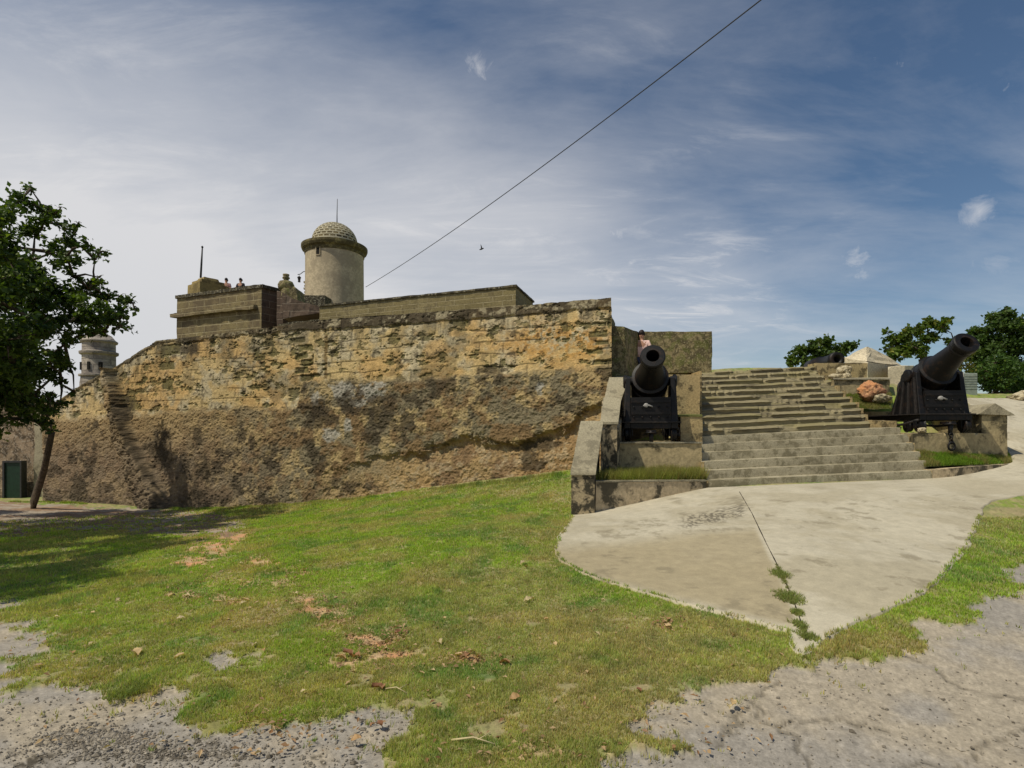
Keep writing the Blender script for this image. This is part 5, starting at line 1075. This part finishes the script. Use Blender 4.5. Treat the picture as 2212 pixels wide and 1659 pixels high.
stand = dict(pelvis=(0, 0, .95), waist=(0, 0, 1.12), chest=(0, 0, 1.33), neck=(0, -.01, 1.48), head=(0, -.02, 1.57), crown=(0, -.01, 1.65), lsh=(-.19, 0, 1.40), lel=(-.27, -.05, 1.16), lwr=(-.16, -.26, 1.12), lhd=(-.12, -.33, 1.13), rsh=(.19, 0, 1.40), rel=(.27, -.05, 1.16), rwr=(.16, -.26, 1.12), rhd=(.12, -.33, 1.13),
             lhip=(-.10, 0, .88), lkn=(-.11, -.02, .50), lan=(-.11, 0, .09), lft=(-.12, -.14, .04), rhip=(.10, 0, .88), rkn=(.11, -.02, .50), ran=(.11, 0, .09), rft=(.12, -.14, .04))
person((P(489, 0, 34).x, 34, 9.16), R(8), 'person in a pale reddish top on the fort roof, nearer the stepped block', (.36, .20, .20), stand, scale=1.04)
person((P(520, 0, 34).x, 34, 9.16), R(-10), 'person in a black top standing on the fort roof', (.015, .015, .02), stand, scale=1.04)
st2 = dict(stand); st2.update(lel=(-.30, -.10, 1.20), lwr=(-.20, -.20, 1.40), lhd=(-.15, -.24, 1.46))
person((P(1386, 0, 16.8).x, 16.8, P(1386, 718, 16.8).z - 1.74), R(-15), 'person in a pale pink top behind the left cannon muzzle', (.75, .52, .46), st2, hair=(.02, .012, .01), scale=1.03)
blk_ = P(1386, 718, 16.8).z - 1.74
block('stair_landing', [(3.3, 15.7, 1.0), (5.4, 15.7, 1.0), (5.6, 17.0, 1.0), (3.4, 17.2, 1.0)], [(3.3, 15.7, blk_ + .0), (5.4, 15.7, blk_), (5.6, 17.0, blk_), (3.4, 17.2, blk_)], M_PLINTH, None, .2, .01)['kind'] = 'structure'

# ================================================================== WIRE, BIRD
wr = thing('overhead_cable', tuple(P(793, 618, 31.4)), 'thin black cable rising from the tower across the sky', 'cable')
a = P(790, 620, 31.4); b = P(1700, -44, 11.0); bm = bmesh.new(); pts = []
for k in range(41):
    t = k / 40; p = a.lerp(b, t); p.z -= 4 * .30 * t * (1 - t); pts.append(p)
bm_tube(bm, pts, .0135, 6); part('cable_line', bm, M_DARKM, wr, smooth=True)
bd = thing('bird', tuple(P(1040, 538, 40)), 'tiny dark bird flying in the sky right of the tower', 'bird')
bm = bmesh.new(); c = P(1040, 538, 40)
bm_lathe(bm, [(.005, -.18), (.04, -.1), (.06, 0), (.045, .1), (.035, .15), (.005, .19)], 10, Matrix.Translation(c) @ Matrix.Rotation(R(70), 4, 'Y')); part('body', bm, M_DARKM, bd, smooth=True)
for s in (-1, 1):
    bm = bmesh.new(); vs = [bm.verts.new(c + Vector(q)) for q in ((-.04, 0, .02), (.06, 0, .02), (.02, s * .1, .16), (-.04, s * .1, .15), (-.06, s * .16, .30))]
    bm.faces.new((vs[0], vs[1], vs[2], vs[3])); bm.faces.new((vs[3], vs[2], vs[4])); r_ = bmesh.ops.extrude_face_region(bm, geom=list(bm.faces))
    for v in r_['geom']:
        if isinstance(v, bmesh.types.BMVert): v.co.x += .012
    part('wing', bm, M_DARKM, bd)

# ================================================================== LITTER, WEEDS, RUBBLE
def leaf_mesh(seed, col):
    rg = random.Random(seed); n = 7; V = []; Fc = []
    for i in range(n + 1):
        t = i / n; w = math.sin(math.pi * min(1, t * .92 + .05)) ** .7 * .34 * (1 + rg.uniform(-.12, .12)); z = .22 * math.sin(t * 3 + rg.uniform(-.3, .3)) * rg.uniform(.5, 1)
        V += [(-w, t - .5, z + .18 + rg.uniform(0, .12)), (0, t - .5, z), (w, t - .5, z + .16 + rg.uniform(0, .12))]
    for i in range(n): b = i * 3; Fc += [(b, b + 1, b + 4, b + 3), (b + 1, b + 2, b + 5, b + 4)]
    C = np.array([np.array(col) * rg.uniform(.75, 1.2) for _ in V]); return new_mesh('fallen_leaf', np.array(V), np.array(Fc), C)
LM = [leaf_mesh(1, (.42, .26, .12)), leaf_mesh(2, (.50, .36, .19)), leaf_mesh(3, (.30, .16, .08)), leaf_mesh(4, (.52, .42, .24)), leaf_mesh(5, (.22, .10, .05))]
for m_ in LM: m_.materials.append(M_DRY)
LV = [(290, 1422, 36, 1), (388, 1430, 22, 1), (547, 1403, 20, 3), (570, 1414, 14, 0), (155, 1417, 17, 0), (83, 1447, 18, 1), (197, 1398, 13, 3), (275, 1367, 0, 0), (510, 1368, 20, 3), (390, 1340, 18, 3), (372, 1355, 14, 0), (430, 1295, 16, 1), (405, 1290, 16, 3), (470, 1305, 15, 1), (500, 1302, 16, 3), (530, 1300, 17, 1), (525, 1308, 15, 3), (370, 1290, 16, 1), (815, 1495, 32, 4), (825, 1497, 26, 2), (950, 1396, 26, 3), (990, 1425, 22, 1), (1010, 1428, 26, 2), (1030, 1430, 20, 0), (1090, 1442, 26, 2), (1112, 1523, 26, 0),
      (750, 1420, 30, 4), (770, 1425, 26, 2), (735, 1430, 24, 0), (1130, 1220, 18, 3), (1135, 1228, 14, 4), (1140, 1305, 20, 3), (1150, 1300, 14, 1), (1440, 1345, 22, 0), (1443, 1357, 15, 1), (1380, 1502, 16, 4), (1582, 1528, 24, 1), (1575, 1535, 18, 3), (820, 1578, 26, 4), (805, 1577, 14, 2), (770, 1612, 24, 0), (700, 1325, 16, 1), (690, 1338, 14, 0), (860, 1372, 16, 4), (640, 1288, 13, 3), (760, 1275, 12, 3), (890, 1222, 10, 1), (870, 1265, 10, 3), (1090, 1180, 10, 1), (960, 1340, 12, 1), (1180, 1345, 12, 0), (1200, 1400, 14, 1), (1290, 1380, 14, 3), (1265, 1462, 16, 1), (540, 1630, 16, 0), (345, 1430, 10, 0), (120, 1340, 12, 3), (235, 1380, 10, 3), (655, 1500, 12, 3), (910, 1460, 14, 1), (460, 1230, 12, 1), (520, 1220, 11, 3), (600, 1240, 10, 1), (255, 1300, 12, 3), (200, 1330, 12, 1)]
LV = [l for l in LV if l[2] > 0]
gg = ground_hit(np.array([l[0] for l in LV], float), np.array([l[1] for l in LV], float))
for (px, py, s, k), gp in zip(LV, gg):
    o = bpy.data.objects.new('fallen_leaf', LM[k]); COL.objects.link(o); o.location = (gp[0], gp[1], gp[2] + micro(gp[0], gp[1]) + .022)
    sc_ = s / F * gp[1] * .9; o.scale = (sc_, sc_, sc_); o.rotation_euler = (random.uniform(-.35, .35), random.uniform(-.35, .35), random.uniform(0, 6.28))
    big_ = s >= 30
    props(o, {290: 'largest curled tan dry leaf on the lawn at lower left', 815: 'long dark brown dry leaf on the front edge of the lawn', 750: 'dark russet dry leaf on the bare reddish soil patch'}.get(px, 'dry curled brown leaf fallen on the ground'), 'leaf', None if px in (290, 815, 750) else 'dry leaves fallen on the ground')
def twig(a, b, r, label):
    A, B = G(*a), G(*b); A.z += .03; B.z += .03; o = thing('twig', tuple(A), label, 'twig'); bm = bmesh.new(); bm_tube(bm, [A, A.lerp(B, .5) + Vector((0, .01, .02)), B], [r, r * .8, r * .4], 6)
    bm_tube(bm, [A.lerp(B, .6) + Vector((0, 0, .015)), A.lerp(B, .8) + Vector((.02, .05, .03))], [r * .5, r * .2], 5); part('stem', bm, plain('dry straw', (.48, .40, .22), .8), o, smooth=True)
twig((975, 1611), (1070, 1620), .006, 'pale straight dry twig lying at the bottom edge of the lawn'); twig((832, 1498), (880, 1508), .005, 'short pale dry twig beside the dark leaf on the lawn')
def weed(px, py, w, n, label, hm=1):
    c = G(px, py); o = thing('weed_clump', tuple(c), label, 'weed', 'weeds growing from the concrete joint'); N = n
    a = rng.uniform(0, 6.28, N); rr2 = rng.random(N) ** .7 * w * (.55 + .9 * fbm(np.cos(a) * 1.3 + px, np.sin(a) * 1.3, 0, 3, .6, 151)); B = np.stack([c.x + rr2 * np.cos(a), c.y + rr2 * np.sin(a) * 1.5, np.zeros(N)], -1); B[:, 2] = H(B[:, 0], B[:, 1]) + .04
    B = B + rng.normal(0, w * .25, B.shape) * np.array([1, 1, 0]); V, Fq, C = scatter_blades(B, .028 * hm * np.ones(N), np.full(N, .003), np.array([.27, .30, .09]) * rng.uniform(.6, 1.2, (N, 1)), 1.4, 3); part('blades', new_mesh('blades', V, Fq, C), M_GRASS, o)
weed(1684, 1248, .085, 260, 'upper small weed clump on the concrete joint'); weed(1705, 1300, .105, 420, 'largest round weed clump on the concrete joint'); weed(1722, 1333, .045, 130, 'narrow weed clump just below the largest one'); weed(1727, 1360, .05, 150, 'straggly weeds near the pointed end of the concrete'); weed(1745, 1385, .06, 180, 'lowest weed clump at the tip of the concrete joint')
weed(278, 1506, .085, 520, 'round grass tuft growing alone in the broken road at lower left', .7); COL.objects[-2]['group'] = ''
def rubble():
    n = 4200; px = np.concatenate([rng.normal(205, 60, 1300), rng.normal(330, 150, 1100), rng.uniform(0, 900, 1300), rng.uniform(1300, 2212, 500)]); py = np.concatenate([rng.normal(1590, 12, 1300), rng.normal(1622, 14, 1100), rng.uniform(1500, 1659, 1300), rng.uniform(1440, 1659, 500)])
    gp = ground_hit(px, py); rd, pa, so_ = masks(gp[:, 0], gp[:, 1], gp[:, 2]); gp = gp[rd]; n = len(gp)
    s = rng.gamma(1.5, .0022, n) + .0016; base = np.array([(1, 1, 0), (-1, 1, 0), (-1, -1, 0), (1, -1, 0), (0, 0, 1), (0, 0, -1)], float)
    V = base[None] * (rng.uniform(.5, 1.3, (n, 6, 1))) * s[:, None, None]; an = rng.uniform(0, 6.28, n); ca, sa = np.cos(an), np.sin(an)
    V = np.stack([V[..., 0] * ca[:, None] - V[..., 1] * sa[:, None], V[..., 0] * sa[:, None] + V[..., 1] * ca[:, None], V[..., 2] * .8], -1); gz = gp.copy(); gz[:, 2] += micro(gp[:, 0], gp[:, 1]) * .5 - .006; V = V + gz[:, None]
    f = np.array([(0, 1, 4), (1, 2, 4), (2, 3, 4), (3, 0, 4), (1, 0, 5), (2, 1, 5), (3, 2, 5), (0, 3, 5)]); Fq = (np.arange(n)[:, None, None] * 6 + f[None]).reshape(-1, 3)
    c = cmix(np.array([.09, .075, .055]), np.array([.34, .30, .24]), rng.random(n) ** .8); o = link('loose_gravel', new_mesh('loose_gravel', V.reshape(-1, 3), Fq, np.repeat(c, 6, 0), smooth=False), M_GROUND); props(o, 'loose grey gravel and crumbs scattered on the broken road', 'gravel', kind='stuff')
rubble()
def litter():
    n = 1500; i = rng.integers(0, len(SOIL), n); so2 = np.array(SOIL)[i]
    px = so2[:, 0] + rng.normal(0, 1, n) * so2[:, 2] * .9; py = so2[:, 1] + rng.normal(0, 1, n) * so2[:, 3] * 1.1
    m2 = 700; px = np.concatenate([px, rng.uniform(0, 1700, m2)]); py = np.concatenate([py, rng.uniform(1180, 1640, m2)]); n += m2
    k = (py > 1125) & (py < 1658); gp = ground_hit(px[k], py[k]); l_, r_ = apron_lr(py[k]); ok = ~((px[k] > l_) & (px[k] < r_) & (py[k] < 1424)); gp = gp[ok]; n = len(gp)
    L = rng.uniform(.006, .020, n) * (1 + gp[:, 1] / 14); a = rng.uniform(0, 6.28, n); c, s_ = np.cos(a), np.sin(a); cen = gp.copy(); cen[:, 2] += micro(gp[:, 0], gp[:, 1]) + rng.uniform(.012, .028, n)
    ax = np.stack([c * L, s_ * L, rng.normal(0, .3, n) * L], -1); sd = np.stack([-s_ * L, c * L, rng.normal(0, .4, n) * L], -1) * .45; up = np.stack([0 * L, 0 * L, L * .3], -1)
    V = np.stack([cen - ax, cen + sd + up, cen + ax, cen - sd + up], 1).reshape(-1, 3); q = np.arange(n)[:, None] * 4; Fq = np.concatenate([q + np.array([[0, 1, 2]]), q + np.array([[0, 2, 3]])])
    cc = cmix(np.array([.50, .36, .20]), np.array([.22, .11, .05]), rng.random(n)); o = link('leaf_litter', new_mesh('leaf_litter', V, Fq, np.repeat(cc, 4, 0), smooth=False), M_DRY); props(o, 'tiny scraps of dry leaf scattered over the lawn and bare soil', 'leaf litter', kind='stuff')
litter()
def joint_weeds():
    t = rng.random(900); px = np.interp(t, [0, .3, .6, 1], [1672, 1700, 1722, 1746]) + rng.normal(0, 2.5, 900); py = np.interp(t, [0, .3, .6, 1], [1215, 1275, 1335, 1398]); k = fbm(t * 14, t * 0, 0, 3, .6, 150) > .44
    gp = ground_hit(px[k], py[k]); gp[:, 2] += .04; V, Fq, C = scatter_blades(gp, .018 * np.ones(len(gp)), np.full(len(gp), .0025), np.tile(np.array([.24, .25, .08]), (len(gp), 1)), 1.4, 3)
    o = link('joint_weeds', new_mesh('joint_weeds', V, Fq, C), M_GRASS); props(o, 'sparse thin weeds along the joint of the concrete apron', 'weeds', kind='stuff')
joint_weeds()
# weeds along the foot of the wall
def foot_grass():
    px = rng.uniform(20, 1225, 5200); yb = np.interp(px, [a for a, b in wall_foot], [b for a, b in wall_foot]); D = np.array([wallD(p) for p in px]) - rng.gamma(1.5, .12, len(px)) - .12
    x = (px - CX) / F * D; z = H(x, D); k = fbm(px / 25, px * 0, 0, 3, .6, 140); keep = (k > .42) & (px > 330) | (px < 190) & (k > .4); x, D, z, k = x[keep], D[keep], z[keep], k[keep]
    V, Fq, C = scatter_blades(np.stack([x, D, z], -1), .05 + .14 * (k - .4), np.full(len(x), .010), grass_col(x, D, z) * 1.1, .8, 3); o = link('wall_foot_grass', new_mesh('wall_foot_grass', V, Fq, C), M_GRASS); props(o, 'ragged taller grass along the foot of the fort wall', 'grass', kind='stuff')
foot_grass()
for o in list(bpy.data.objects):
    if 'worldparts' in o.keys(): del o['worldparts']
    if o.get('group') == '': del o['group']
